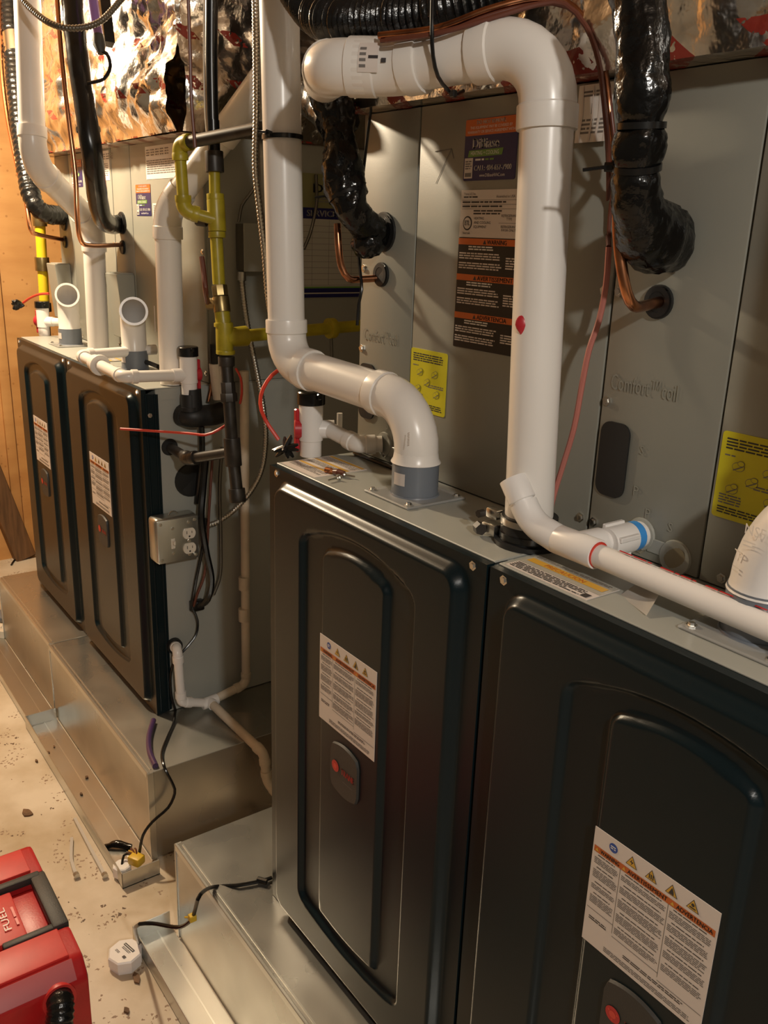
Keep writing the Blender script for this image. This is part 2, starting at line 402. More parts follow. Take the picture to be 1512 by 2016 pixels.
# ------------------------------------------------------------------ furnaces
def door_mesh(w):
    """pressed steel door: height field of a raised field, an arched recess and an arched inner panel"""
    cx = w / 2 + 0.005
    def ss(a, b, x):
        t = max(0.0, min(1.0, (x - a) / (b - a))); return t * t * (3 - 2 * t)
    def rbox(x, z, x0, z0, x1, z1, r):
        qx = abs(x - (x0 + x1) / 2) - (x1 - x0) / 2 + r; qz = abs(z - (z0 + z1) / 2) - (z1 - z0) / 2 + r
        return math.hypot(max(qx, 0), max(qz, 0)) + min(max(qx, qz), 0) - r
    def lens(x, z, hw, zc_t, za_t, zc_b, za_b, r):
        u = (x - cx) / hw; k = max(0, 1 - u * u)
        zt = zc_t + (za_t - zc_t) * k; zb = zc_b + (za_b - zc_b) * k
        dx = abs(x - cx) - hw; dz = max(z - zt, zb - z)
        qx, qz = dx + r, dz + r
        return math.hypot(max(qx, 0), max(qz, 0)) + min(max(qx, qz), 0) - r
    def h(x, z):
        d = rbox(x, z, 0.030, 0.012, w - 0.030, 0.848, 0.034)
        y = 0.016 * (1 - ss(-0.014, 0.0, d))
        d2 = lens(x, z, 0.147, 0.781, 0.815, 0.098, 0.080, 0.016)
        y -= 0.0085 * (1 - ss(-0.008, 0.001, d2))
        d3 = lens(x, z, 0.086, 0.772, 0.792, 0.112, 0.104, 0.014)
        y += 0.0085 * (1 - ss(-0.009, 0.001, d3))
        return y
    def axis(lim, fine):
        s = {0.0, lim}
        for a, b, st in fine:
            t = a
            while t <= b + 1e-9: s.add(round(min(max(t, 0), lim), 5)); t += st
        return sorted(s)
    f = 0.0022
    xs = axis(w, [(0.02, 0.075, f), (cx - 0.150, cx - 0.124, f), (cx - 0.090, cx - 0.066, f), (cx + 0.066, cx + 0.090, f), (cx + 0.124, cx + 0.150, f), (w - 0.075, w - 0.02, f), (0, w, 0.012)])
    zs = axis(0.862, [(0.006, 0.055, f), (0.076, 0.120, f), (0.750, 0.860, f), (0, 0.862, 0.02)])
    vs = []; fs = []; nx, nz = len(xs), len(zs)
    for z in zs:
        for x in xs: vs.append((x, -h(x, z), z))
    for j in range(nz - 1):
        for i in range(nx - 1): a = j * nx + i; fs.append((a, a + 1, a + nx + 1, a + nx))
    loop = [i for i in range(nx)] + [j * nx + nx - 1 for j in range(1, nz)] + [(nz - 1) * nx + i for i in range(nx - 2, -1, -1)] + [j * nx for j in range(nz - 2, 0, -1)]
    b = len(vs)
    for i in loop: x, y, z = vs[i]; vs.append((x, 0.042 if 0 < z < 0.85 else 0.012, z))
    n = len(loop)
    for k in range(n): fs.append((loop[(k + 1) % n], loop[k], b + k, b + (k + 1) % n))
    me = bpy.data.meshes.new('door'); me.from_pydata(vs, [], fs); me.update(); return me
def warning_label(O, parent, w=0.152, h=0.146):
    L = Label(O, X_, Z_); L.sheet(w, h, 'label_white')
    L.disk(0.026, h - 0.011, 0.0055, 'blue_print'); L.para(0.0225, h - 0.0135, 0.0295, h - 0.0085, 0.0024, 'print_white', 2)
    for k in range(4):
        u = 0.05 + 0.0245 * k; L.tri(u, h - 0.012, 0.0072, 'print_dark', 1); L.tri(u, h - 0.012, 0.0062, 'amber_print', 2)
    L.poly([(0.051, h - 0.008), (0.048, h - 0.0125), (0.0505, h - 0.0125), (0.0495, h - 0.016), (0.0525, h - 0.0112), (0.05, h - 0.0112)], 'print_dark', 3)
    for q in range(3): L.rect(0.072 + q * 0.0022, h - 0.0155, 0.0733 + q * 0.0022, h - 0.010, 'print_dark', 3)
    L.poly([(0.096, h - 0.016), (0.102, h - 0.016), (0.1015, h - 0.012), (0.0995, h - 0.008), (0.098, h - 0.0115)], 'print_dark', 3)
    L.disk(0.1235, h - 0.011, 0.0018, 'print_dark', 3); L.rect(0.120, h - 0.0152, 0.127, h - 0.0138, 'print_dark', 3)
    b = h - 0.0215; cw = [0.002, 0.038, 0.098, w - 0.002]
    L.rect(0.002, b - 0.0075, w - 0.002, b, 'orange_dull')
    for k, s in enumerate(('WARNING', 'AVERTISSEMENT', 'ADVERTENCIA')):
        c0, c1 = cw[k], cw[k + 1]; L.tri(c0 + 0.004, b - 0.004, 0.0024, 'amber_print', 2)
        L.text(s, c0 + 0.0085, b - 0.0060, 0.0048, 'print_dark', 2, fit=(c1 - c0) - 0.011, bold=True)
        lo = 0.046 if k == 0 else (0.034 if k == 1 else 0.026)
        yb = b - 0.009
        while yb > lo + 0.012:
            hh = random.uniform(0.011, 0.017)
            L.para(c0 + 0.006, yb - 0.004, c1 - 0.006, yb, 0.0021, 'print_dark', 1, 0.3)
            L.para(c0 + 0.002, max(lo, yb - hh), c1 - 0.002, yb - 0.0042, 0.0021, 'print_grey', 1); yb -= hh + 0.0022
        if k: L.rect(c0 - 0.0006, lo, c0, b - 0.0075, 'print_grey')
    L.rect(0.002, 0.0445, 0.038, 0.0452, 'print_grey'); L.rect(0.038, 0.0305, 0.098, 0.0312, 'print_grey'); L.rect(0.098, 0.022, w - 0.002, 0.0227, 'print_grey')
    L.para(0.006, 0.030, 0.030, 0.036, 0.0026, 'print_dark'); L.para(0.055, 0.013, 0.13, 0.020, 0.0024, 'print_dark'); L.para(0.03, 0.004, 0.14, 0.011, 0.0022, 'print_grey')
    return L.done('warning_label', parent, 'white warning label with an orange band in three languages')
def badge(O, parent):
    w, h = 0.076, 0.09; bm = BM(); pts = []
    def edge(u):   # arched top, matching bottom
        return 0.5 * h + (0.40 * h + 0.10 * h * (1 - (2 * u - 1) ** 2))
    N = 16; r = 0.006
    top = [(k / N * w, edge(k / N)) for k in range(N + 1)]; top[0] = (0.002, top[0][1] - 0.004); top[-1] = (w - 0.002, top[-1][1] - 0.004)
    pts = [(u, h - v) for u, v in top] + [(w, 0.02), (w, h - 0.02)] + [(u, v) for u, v in reversed(top)] + [(0, h - 0.02), (0, 0.02)]
    f = [bm.verts.new((O[0] + u, O[1], O[2] + v)) for u, v in pts]; fc = bm.faces.new(f)
    bm.normal_update()
    if fc.normal.y > 0: fc.normal_flip()
    e = bmesh.ops.extrude_face_region(bm, geom=[fc]); vs = [g for g in e['geom'] if isinstance(g, bmesh.types.BMVert)]
    cx, cz = O[0] + w / 2, O[2] + h / 2
    for v in vs: v.co.y -= 0.004; v.co.x += (cx - v.co.x) * 0.03; v.co.z += (cz - v.co.z) * 0.03
    b = mk('badge', bm, 'tool_dark', parent, 25)
    L = Label((O[0], O[1] - 0.004, O[2]), X_, Z_)
    L.disk(0.017, 0.047, 0.0098, 'red_print'); L.disk(0.017, 0.047, 0.0046, 'red_wire', 2)
    for a in (0.5, 2.6, 4.7): L.rect(0.017 + 0.0065 * math.cos(a) - 0.0012, 0.047 + 0.0065 * math.sin(a) - 0.0012, 0.017 + 0.0065 * math.cos(a) + 0.0012, 0.047 + 0.0065 * math.sin(a) + 0.0012, 'red_wire', 2)
    L.text('TRANE', 0.033, 0.0415, 0.0105, 'red_print', 1, fit=0.036, bold=True)
    L.rect(0.038, 0.030, 0.065, 0.0304, 'print_grey'); L.done('badge_print', b)
    return b
def furnace(x0, y0, z0, w, label):
    H = 0.864; cx = x0 + w / 2
    t = thing('furnace', label, 'furnace', (x0, y0, z0), 'gas furnaces in the row')
    bm = BM(); box(bm, (x0 + 0.001, y0 + 0.036, z0), (x0 + w - 0.001, y0 + 0.711, z0 + H - 0.003), 0.0015, 1); mk('cabinet', bm, 'cabinet_paint', t)
    bm = BM(); box(bm, (x0, y0 + 0.013, z0 + H - 0.003), (x0 + w, y0 + 0.711, z0 + H), 0.001, 1)
    box(bm, (x0 + w - 0.0022, y0 + 0.045, z0 + H - 0.03), (x0 + w, y0 + 0.711, z0 + H - 0.003)); mk('top_panel', bm, 'cabinet_paint', t)
    me = door_mesh(w); me.transform(Matrix.Translation((x0, y0, z0))); d = link('door', me, 'door_paint', t, 50)
    for u in (0.024, w - 0.024): screw(t, (x0 + u, y0, z0 + 0.853), (0, -1, 0), 0.0042)
    screw(t, (x0 + w, y0 + 0.02, z0 + 0.80), (1, 0, 0), 0.004); 
    for dy in (0.008, 0.03):
        bm = BM(); tube(bm, [(x0 + w, y0 + dy + 0.004, z0 + 0.01), (x0 + w, y0 + dy + 0.004, z0 + 0.85)], 0.0025, 8); mk('door_rib', bm, 'door_paint', t)
    warning_label((cx - 0.0765, y0 - 0.0162, z0 + 0.493), t)
    badge((cx - 0.038, y0 - 0.0160, z0 + 0.387), t)
    # air inlet flange with grey collar
    cy = y0 + 0.096; zt = z0 + H
    bm = BM(); box(bm, (cx - 0.054, cy - 0.054, zt), (cx + 0.054, cy + 0.054, zt + 0.004), 0.0015, 1); pl = mk('flange_plate', bm, 'clear_plate', t)
    for sx in (-1, 1):
        for sy in (-1, 1): screw(t, (cx + sx * 0.044, cy + sy * 0.044, zt + 0.004), (0, 0, 1), 0.004, 0.004)
    bm = BM(); tube(bm, [(cx, cy, zt), (cx, cy, zt + 0.006), (cx, cy, zt + 0.006), (cx, cy, zt + 0.052), (cx, cy, zt + 0.052), (cx, cy, zt + 0.01)], [0.039, 0.036, 0.0345, 0.0345, 0.029, 0.029], 28)
    mk('inlet_collar', bm, 'collar_grey', t)
    # little sticker wrapped on the collar
    L = Label((0, 0, 0), X_, Z_); pts = []
    for k in range(6):
        a = math.radians(-78 + 7 * k - 20); pts.append((math.cos(a), math.sin(a)))
    bm = BM(); rows = [[bm.verts.new((cx + c * 0.0352, cy + s * 0.0352, zt + q)) for c, s in pts] for q in (0.022, 0.040)]
    for k in range(5): bm.faces.new((rows[0][k], rows[0][k + 1], rows[1][k + 1], rows[1][k]))
    mk('collar_sticker', bm, 'label_white', t)
    return t
F = {}
F[1] = furnace(-1.840, 0.066, 0.001, 0.520, 'dark furnace at the end of the row, beside the plywood wall')
F[2] = furnace(-1.315, 0.066, 0.001, 0.570, 'dark furnace with the steel outlet box on its grey side')
F[3] = furnace(0.0, 0.0, 0.001, 0.531, 'dark furnace below the white vent pipe with two bends, cord lying at its foot')
F[4] = furnace(0.537, 0.0, 0.001, 0.566, 'dark furnace with the long white drain pipe lying across its top')
# stickers on the furnace tops
def top_sticker(parent, x, y, w, h, z, stripes):
    L = Label((x, y, z), X_, Y_); L.sheet(w, h, 'label_clear' if stripes else 'label_white')
    for k in range(3): 
        v = h * (0.12 + 0.30 * k); L.para(0.004, v, w - 0.004, v + h * 0.18, 0.003, 'label_white' if stripes else 'print_grey', 1)
        L.rect(0.003, v + h * 0.2, w - 0.003, v + h * 0.26, 'amber_print', 1)
    L.done('top_sticker', parent, 'caution sticker with amber stripes on the furnace top')
top_sticker(F[3], 0.006, 0.018, 0.105, 0.10, 0.865, False)
top_sticker(F[2], -1.29, 0.09, 0.10, 0.10, 0.866, True)
L = Label((0.545, 0.016, 0.865), X_, Y_); L.sheet(0.125, 0.055, 'label_white'); L.rect(0.0, 0.022, 0.125, 0.055, 'label_clear', 1)
L.para(0.003, 0.002, 0.112, 0.020, 0.0035, 'print_dark', 2); L.rect(0.004, 0.031, 0.12, 0.043, 'amber_print', 2); L.text('PRECAUCION', 0.03, 0.033, 0.008, 'orange_dull', 3, fit=0.06)
L.para(0.004, 0.045, 0.12, 0.053, 0.003, 'print_grey', 2); L.rect(0.112, 0.004, 0.121, 0.014, 'print_dark', 2)
L.done('top_sticker', F[4], 'white caution sticker with amber band and PRECAUCION lettering')

# ------------------------------------------------------------------ coil cabinets
def yellow_label(O, parent, w=0.088, h=0.096):
    L = Label(O, X_, Z_); L.sheet(w, h, 'yellow_label', 0.004)
    L.para(0.006, h - 0.022, w - 0.006, h - 0.006, 0.0034, 'print_dark', 1)
    for (u, v) in ((0.024, 0.060), (0.060, 0.060), (0.042, 0.046), (0.066, 0.030), (0.02, 0.034)):
        L.disk(u, v, 0.0075, 'print_grey', 1, 0.005); L.disk(u, v, 0.0069, 'yellow_label', 2, 0.0044); L.disk(u + 0.003, v + 0.004, 0.0042, 'print_grey', 3, 0.003); L.disk(u + 0.003, v + 0.004, 0.0036, 'yellow_label', 4, 0.0024); L.poly([(u - 0.006, v - 0.004), (u - 0.005, v - 0.0048), (u + 0.006, v + 0.001), (u + 0.005, v + 0.0018)], 'print_grey', 4)
    L.para(0.006, 0.016, 0.034, 0.028, 0.003, 'print_grey', 1); L.para(0.045, 0.036, 0.084, 0.045, 0.003, 'print_grey', 1); L.para(0.006, 0.066, 0.02, 0.072, 0.003, 'print_grey', 1)
    L.para(0.006, 0.004, w - 0.006, 0.014, 0.003, 'print_dark', 1)
    L.done('instruction_label', parent, 'yellow instruction label with small drawings')
def company_sticker(O, parent, w=0.103, h=0.078):
    k = w / 0.103; L = Label(O, X_, Z_); L.sheet(w, h, 'navy_print', 0.003)
    L.poly(rrect(0.0005, h - 0.021, w - 0.0005, h - 0.0005, 0.002), 'orange_print', 1)
    L.text('DO NOT REMOVE:', w / 2, h - 0.0072, 0.0048, 'print_white', 2, al=0.5, bold=True)
    L.text('THIS EQUIPMENT MAY BE COVERED BY', w / 2, h - 0.0128, 0.0034, 'print_white', 2, al=0.5, fit=w * 0.80)
    L.text('WARRANTY OR SERVICE AGREEMENT WITH', w / 2, h - 0.0183, 0.0034, 'print_white', 2, al=0.5, fit=w * 0.90)
    L.text('DiBiase', 0.017, 0.041, 0.0125, 'print_white', 2, fit=0.052, bold=True)
    L.poly([(0.008, 0.030), (0.076, 0.031), (0.078, 0.0395), (0.01, 0.0385)], 'green_print', 1)
    L.text('HEATING + COOLING', 0.014, 0.0325, 0.005, 'print_white', 2, fit=0.056)
    L.para(0.024, 0.0235, 0.042, 0.0285, 0.0045, 'print_white', 2); L.para(0.044, 0.0235, 0.062, 0.0285, 0.0045, 'green_print', 2)
    L.rect(0.002, 0.003, 0.019, 0.029, 'label_white', 1); L.para(0.004, 0.014, 0.017, 0.026, 0.003, 'print_grey', 2); L.rect(0.004, 0.005, 0.017, 0.010, 'print_grey', 2)
    L.text('CALL: 484-657-7900', 0.0225, 0.0125, 0.0068, 'print_white', 2, fit=0.073, bold=True)
    L.text('www.DiBiaseHVAC.com', 0.034, 0.0045, 0.0042, 'print_white', 2, fit=0.05)
    L.done('company_sticker', parent, 'navy and orange service company sticker')
def coil(x0, y0, w, lw, label, z0=0.866, hole=0.06, H=0.565):
    t = thing('coil_cabinet', label, 'coil cabinet', (x0, y0, z0), 'coil cabinets above the furnaces')
    bm = BM(); box(bm, (x0 + 0.001, y0 + 0.006, z0), (x0 + w - 0.001, y0 + 0.535, z0 + H), 0.001, 1); mk('casing', bm, 'coil_paint', t)
    bm = BM(); box(bm, (x0 + 0.0005, y0, z0 + 0.001), (x0 + lw - 0.0015, y0 + 0.006, z0 + H), 0.0015, 2); mk('line_panel', bm, 'coil_paint', t)
    bm = BM(); box(bm, (x0 + lw + 0.0015, y0, z0 + 0.001), (x0 + w - 0.0015, y0 + 0.006, z0 + H), 0.0015, 2); mk('access_panel', bm, 'coil_paint', t)
    for u, v in ((0.008, 0.31), (0.008, 0.18), (0.008, 0.024), (w - 0.012, 0.31), (w - 0.012, 0.024), (0.085, 0.012), (lw + 0.03, 0.012)): screw(t, (x0 + u, y0, z0 + v), (0, -1, 0), 0.0042, 0.004)
    # refrigerant line grommets, drain slot cover
    for hx, hz, r in ((hole + 0.003, 1.234, 0.030), (hole, 1.169, 0.019)):
        bm = BM(); c = V(x0 + hx, y0, hz); tube(bm, [c, c - V(0, 0.004, 0), c - V(0, 0.006, 0), c - V(0, 0.006, 0), c - V(0, 0.002, 0)], [r, r, r * 0.92, r * 0.6, r * 0.5], 24); mk('line_grommet', bm, 'rubber', t)
    bm = BM(); pts = rrect(x0 + 0.006, z0 + 0.064, x0 + 0.050, z0 + 0.157, 0.014)
    f = bm.faces.new([bm.verts.new((a, y0 - 0.0005, b)) for a, b in pts]); e = bmesh.ops.extrude_face_region(bm, geom=[f])
    for v in e['geom']:
        if isinstance(v, bmesh.types.BMVert): v.co.y -= 0.0025
    bmesh.ops.recalc_face_normals(bm, faces=bm.faces); mk('slot_plug', bm, 'rubber', t)
    # pressed lettering and drain ports
    for st, u, v, h, ft in (('Comfort\u2122coil', 0.012, 0.196, 0.019, 0.096), ('S', 0.066, 0.126, 0.011, None), ('P', 0.064, 0.075, 0.012, None), ('P', 0.085, 0.052, 0.012, None), ('S', 0.119, 0.045, 0.011, None)):
        L = Label((x0, y0, z0), X_, Z_, 0.0); L.text(st, u, v, h, 'coil_paint', 5, fit=ft); L.done('pressed_lettering', t, 'pressed lettering in the sheet metal')
    bm = BM()
    for u, v, r in ((0.082, 0.030, 0.0175), (0.134, 0.016, 0.0185)):
        c = V(x0 + u, y0, z0 + v); tube(bm, [c, c - V(0, 0.003, 0), c - V(0, 0.003, 0), c - V(0, 0.0005, 0)], [r + 0.003, r + 0.002, r - 0.001, r - 0.002], 24)
    box(bm, (x0 + 0.094, y0 - 0.002, z0 + 0.012), (x0 + 0.122, y0, z0 + 0.030), 0.001, 1); mk('drain_port', bm, 'cabinet_paint', t)
    bm = BM(); c = V(x0 + 0.134, y0 - 0.001, z0 + 0.016); tube(bm, [c, c - V(0, 0.0015, 0)], 0.015, 20); mk('port_opening', bm, 'tan_fill', t)
    return t
C = {}
C[1] = coil(-1.872, 0.239, 0.527, 0.143, 'grey coil cabinet on the furnace next to the plywood wall')
C[2] = coil(-1.343, 0.239, 0.598, 0.143, 'grey coil cabinet with a service record chart on its side')
C[3] = coil(0.0, 0.173, 0.529, 0.1435, 'grey coil cabinet with stacked black and orange warning labels', H=0.542)
C[4] = coil(0.531, 0.173, 0.566, 0.1665, 'grey coil cabinet with pressed Comfort coil lettering and blue-ringed drain port', hole=0.067, H=0.542)
yellow_label((0.1455, 0.173, 0.9685), C[3]); yellow_label((0.7025, 0.173, 0.946), C[4])
company_sticker((0.246, 0.173, 1.305), C[3]); company_sticker((-1.165, 0.239, 1.254), C[2]); company_sticker((-1.70, 0.239, 1.335), C[1])
# rating plate
L = Label((0.2445, 0.173, 1.231), X_, Z_); w, h = 0.125, 0.062; L.sheet(w, h, 'label_white')
L.text('Trane U.S. Inc.', 0.006, 0.0555, 0.003, 'print_dark', 1); L.para(0.006, 0.0505, 0.036, 0.0545, 0.0036, 'print_dark', 1); L.text('Assembled in USA', 0.072, 0.0515, 0.0034, 'print_dark', 1)
L.para(0.004, 0.0435, 0.095, 0.048, 0.004, 'print_dark', 1); L.para(0.004, 0.038, 0.085, 0.0425, 0.004, 'print_dark', 1)
for v in (0.0485, 0.0428, 0.0372): L.rect(0.003, v, w - 0.003, v + 0.0004, 'print_grey')
L.disk(0.0165, 0.0185, 0.0095, 'print_dark', 1); L.disk(0.0165, 0.0185, 0.0076, 'label_white', 2); L.text('ETL', 0.0165, 0.0158, 0.0062, 'print_dark', 3, al=0.5, fit=0.0105, bold=True)
L.text('Intertek', 0.008, 0.004, 0.0032, 'print_dark', 1)
for k, s in enumerate(('HEATING', 'AND COOLING', 'EQUIPMENT')): L.text(s, 0.030, 0.0235 - k * 0.0056, 0.0034, 'print_dark', 1)
L.para(0.028, 0.029, 0.085, 0.0365, 0.0036, 'print_dark', 1)
for k, s in enumerate(('REFRIGERANT', 'TYPE', 'REFRIGERANT', 'R410A ONLY')): L.text(s, 0.10, (0.027, 0.0228, 0.013, 0.0088)[k], 0.0034, 'print_dark', 1, al=0.5)
L.rect(0.08, 0.019, w - 0.003, 0.0194, 'print_grey'); L.done('rating_plate', C[3], 'pale rating plate with a ringed safety mark')
# three warning labels in one column
L = Label((0.2445, 0.173, 1.078), X_, Z_); w, h = 0.140, 0.1525; L.sheet(w, h, 'warn_black', 0.002)
for (vt, s, u) in ((0.1515, 'WARNING', 0.060), (0.103, 'AVERTISSEMENT', 0.044), (0.050, 'ADVERTENCIA', 0.048)):
    L.rect(0.0, vt - 0.0085, w, vt, 'orange_print', 1); L.tri(u - 0.005, vt - 0.0047, 0.0034, 'print_dark', 2); L.text(s, u, vt - 0.0072, 0.0060, 'print_dark', 2, fit=len(s) * 0.0055, bold=True)
    lo = vt - 0.047
    L.para(0.022, vt - 0.0165, 0.075, vt - 0.0095, 0.0033, 'print_white', 1, 0.3)
    L.para(0.003, lo + 0.004, 0.092, vt - 0.0185, 0.0033, 'label_white', 1, 0.4, gaps=(3, 7)); L.para(0.099, lo + 0.008, 0.137, vt - 0.0225, 0.0033, 'label_white', 1)
L.done('danger_label', C[3], 'black warning label column with orange WARNING, AVERTISSEMENT and ADVERTENCIA bands')
pts = [V((0.186, 0.173, 1.303)), V((0.217, 0.173, 1.348)), V((0.181, 0.173, 1.346)), V((0.223, 0.173, 1.335))]
L = Label((0, 0.173, 0), X_, Z_, 0.0)
for a, b in ((0, 1), (1, 2), (1, 3)):
    p0, p1 = pts[a], pts[b]; d = (p1 - p0).normalized() * 0.0006; L.poly([(p0.x + d.z, p0.z - d.x), (p1.x + d.z, p1.z - d.x), (p1.x - d.z, p1.z + d.x), (p0.x - d.z, p0.z + d.x)], 'print_grey', 2)
L.done('pencil_arrow', C[3], 'thin pencilled arrow')
# service record chart on the side of the second coil cabinet
L = Label((-0.7440, 0.470, 1.068), Y_, Z_); w, h = 0.285, 0.298; L.sheet(w, h, 'label_clear'); L.rect(0, 0.218, w, h, 'olive_print', 1)
L.text('DiBiase', 0.062, 0.254, 0.021, 'print_dark', 2, fit=0.13, bold=True); L.para(0.07, 0.228, 0.22, 0.248, 0.006, 'print_grey', 2)
L.rect(0, 0.192, w, 0.218, 'navy_print', 1); L.text('SERVICE RECORD', 0.044, 0.198, 0.015, 'label_clear', 2, fit=0.19, bold=True)
for k in range(11): L.rect(0.0, 0.030 + k * 0.0145, w, 0.0309 + k * 0.0145, 'print_grey', 1)
for u in (0.06, 0.11, 0.18, 0.24): L.rect(u, 0.03, u + 0.001, 0.19, 'print_grey', 1)
L.rect(0, 0.0, w, 0.023, 'navy_print', 1); L.rect(0, 0.009, w, 0.012, 'label_clear', 2); L.rect(0, 0.023, w, 0.027, 'green_print', 1)
L.done('service_chart', C[2], 'service record chart with olive header and navy bands')
# papers taped on the far coil cabinets
for (x, z, w, h, c) in ((-1.085, 1.343, 0.20, 0.078, C[2]), (-1.475, 1.348, 0.118, 0.078, C[1]), (-1.052, 1.235, 0.05, 0.05, C[2])):
    L = Label((x, 0.239, z), X_, Z_); L.sheet(w, h, 'white_paper')
    for k in range(5): L.para(0.006 + 0.03 * k, 0.05, 0.03 + 0.03 * k, h - 0.006, 0.006, 'print_grey', 1)
    L.para(0.006, 0.006, w - 0.006, 0.046, 0.005, 'print_grey', 1); L.done('data_sheet', c, 'white data sheet with small print')
# polythene document pocket hanging by the third coil cabinet
L = Label((0.454, 0.166, 1.342), X_, Z_); L.sheet(0.052, 0.062, 'white_paper'); L.text('1', 0.022, 0.030, 0.012, 'print_dark', 1, bold=True)
L.para(0.008, 0.047, 0.044, 0.056, 0.004, 'print_grey', 1); L.para(0.006, 0.006, 0.046, 0.026, 0.0045, 'print_grey', 1)
for k, u in enumerate((0.004, 0.020, 0.030, 0.043)): L.poly([(u, 0), (u + 0.003, 0), (u + 0.006, 0.03), (u + 0.004, 0.06), (u + 0.002, 0.06), (u + 0.003, 0.03)], 'label_white', 2)
o = L.done('document_pocket', C[3], 'white document pocket behind the grey cabinet pipe')

# control boxes screwed to the far coil cabinets
for x, c, s in ((-1.302, C[2], 'tall grey cover box below the smooth black line set'), (-1.872, C[1], 'tall grey cover box below the ribbed black line set')):
    t = thing('cover_box', s, 'cover box', (x, 0.239, 0.92), 'cover boxes on the far coil cabinets')
    bm = BM(); vs = box(bm, (x, 0.188, 0.925), (x + 0.095, 0.2385, 1.10), 0.002, 1)
    for v in vs:
        if v.co.z < 1.0: v.co.x += 0.008; 
        if v.co.z < 1.0 and v.co.y < 0.2: v.co.y += 0.012
    mk('cover', bm, 'coil_paint', t)
    bm = BM(); box(bm, (x + 0.01, 0.2, 1.10), (x + 0.085, 0.2385, 1.102)); mk('lid', bm, 'cabinet_paint', t)

# ------------------------------------------------------------------ foil-wrapped supply ducts
def foil_duct(x0, x1, y0, y1, z0, z1, label, seed, amp=0.022, n=0.011, flare=0.0, group='foil ducts'):
    bm = BM(); off = Vector((seed * 3.1, seed * 1.7, seed))
    def disp(p, nn):
        q = p + off
        a = noise.noise(q * 5) * amp + abs(noise.noise(q * 13)) * amp * 0.9 - abs(noise.noise(q * 27 + off)) * amp * 0.55 + noise.noise(q * 60) * amp * 0.12
        fall = min(1.0, (p.z - z0) / 0.06 + 0.25)
        return p + nn * (a * fall + flare * math.exp(-((p.z - z0 - 0.09) / 0.06) ** 2))
    def grid(o, u, v, lu, lv, nn):
        nu, nv = max(2, int(lu / n)), max(2, int(lv / n)); G = []
        for j in range(nv + 1): G.append([bm.verts.new(disp(o + u * (lu * i / nu) + v * (lv * j / nv), nn)) for i in range(nu + 1)])
        for j in range(nv):
            for i in range(nu): bm.faces.new((G[j][i], G[j][i + 1], G[j + 1][i + 1], G[j + 1][i]))
    X, Y, Z = V(X_), V(Y_), V(Z_)
    grid(V(x0, y0, z0), X, Z, x1 - x0, z1 - z0, -Y)
    grid(V(x1, y0, z0), Y, Z, y1 - y0, z1 - z0, X)
    grid(V(x0, y1, z0), -Y, Z, y1 - y0, z1 - z0, -X)
    grid(V(x0, y1, z0), X, -Y, x1 - x0, y1 - y0, -Z * 0.2)
    bmesh.ops.remove_doubles(bm, verts=bm.verts, dist=0.004)
    o = mk('foil_duct', bm, 'foil', None, 55); tag(o, label, 'duct', group); return o
foil_duct(-1.90, -0.735, 0.185, 0.80, 1.432, 2.29, 'crumpled foil-wrapped duct above the two far coil cabinets, brightly lit', 1, amp=0.034, flare=0.03)
foil_duct(-0.01, 1.75, 0.135, 0.72, 1.4095, 2.29, 'foil-wrapped duct behind the white pipe with the black insulated lines', 5, amp=0.024)
foil_duct(-0.64, -0.10, 0.42, 0.9, 1.62, 2.29, 'dim foil-wrapped duct in the gap between the coil cabinets', 9, amp=0.04)

# ------------------------------------------------------------------ sheet metal return plenums and drain pans
def plenum(x0, x1, y0, label):
    t = thing('return_plenum', label, 'plenum', (x0, y0, FZ), 'galvanised plenums under the furnaces')
    bm = BM(); box(bm, (x0, y0, FZ + 0.004), (x1, 0.80, -0.0005), 0.0012, 1); mk('duct_box', bm, 'galvanised', t)
    bm = BM(); box(bm, (x0, y0 - 0.0025, -0.014), (x1, y0 + 0.004, 0.0015), 0.001, 1); mk('front_seam', bm, 'galv_edge', t)
    bm = BM(); box(bm, (x0 + 0.012, y0 + 0.010, -0.0005), (x1 - 0.012, y0 + 0.013, 0.0012)); mk('fold_line', bm, 'galv_edge', t)
    bm = BM(); box(bm, (x1 - 0.004, y0 - 0.0025, FZ + 0.004), (x1 + 0.0015, y0 + 0.014, 0), 0.001, 1); mk('corner_seam', bm, 'galv_edge', t)
    bm = BM(); box(bm, (x0 - 0.0015, y0 - 0.0025, FZ + 0.004), (x0 + 0.004, y0 + 0.014, 0), 0.001, 1); mk('corner_seam', bm, 'galv_edge', t)
    return t
plenum(-1.95, -1.314, -0.048, 'galvanised plenum under the furnace beside the plywood wall')
plenum(-1.310, -0.510, -0.052, 'galvanised plenum with a thin black cord draped over its corner')
plenum(-0.243, 1.25, -0.097, 'galvanised plenum running under both furnaces that stand nearest the gap-end cord')
def pan(x0, x1, y0, y1, h, label):
    t = thing('drain_pan', label, 'drain pan', (x0, y0, FZ), 'galvanised drain pans on the floor')
    bm = BM(); box(bm, (x0, y0, FZ), (x1, y1, FZ + 0.003)); mk('pan_bottom', bm, 'galvanised', t)
    for n_, lo, hi in (('pan_lip', (x0, y0, FZ), (x1, y0 + 0.0025, FZ + h)), ('pan_lip', (x0, y0, FZ), (x0 + 0.0025, y1, FZ + h)), ('pan_lip', (x1 - 0.0025, y0, FZ), (x1, y1, FZ + h))):
        bm = BM(); box(bm, lo, hi, 0.0008, 1); mk(n_, bm, 'galv_edge', t)
    bm = BM(); box(bm, (x0, y0 + 0.052, FZ + 0.003), (x1, y0 + 0.055, FZ + 0.005)); mk('pan_crease', bm, 'galv_edge', t)
    return t
pan(-1.285, -0.455, -0.147, -0.055, 0.042, 'long shallow galvanised drain pan with a yellow wire connector in its corner')
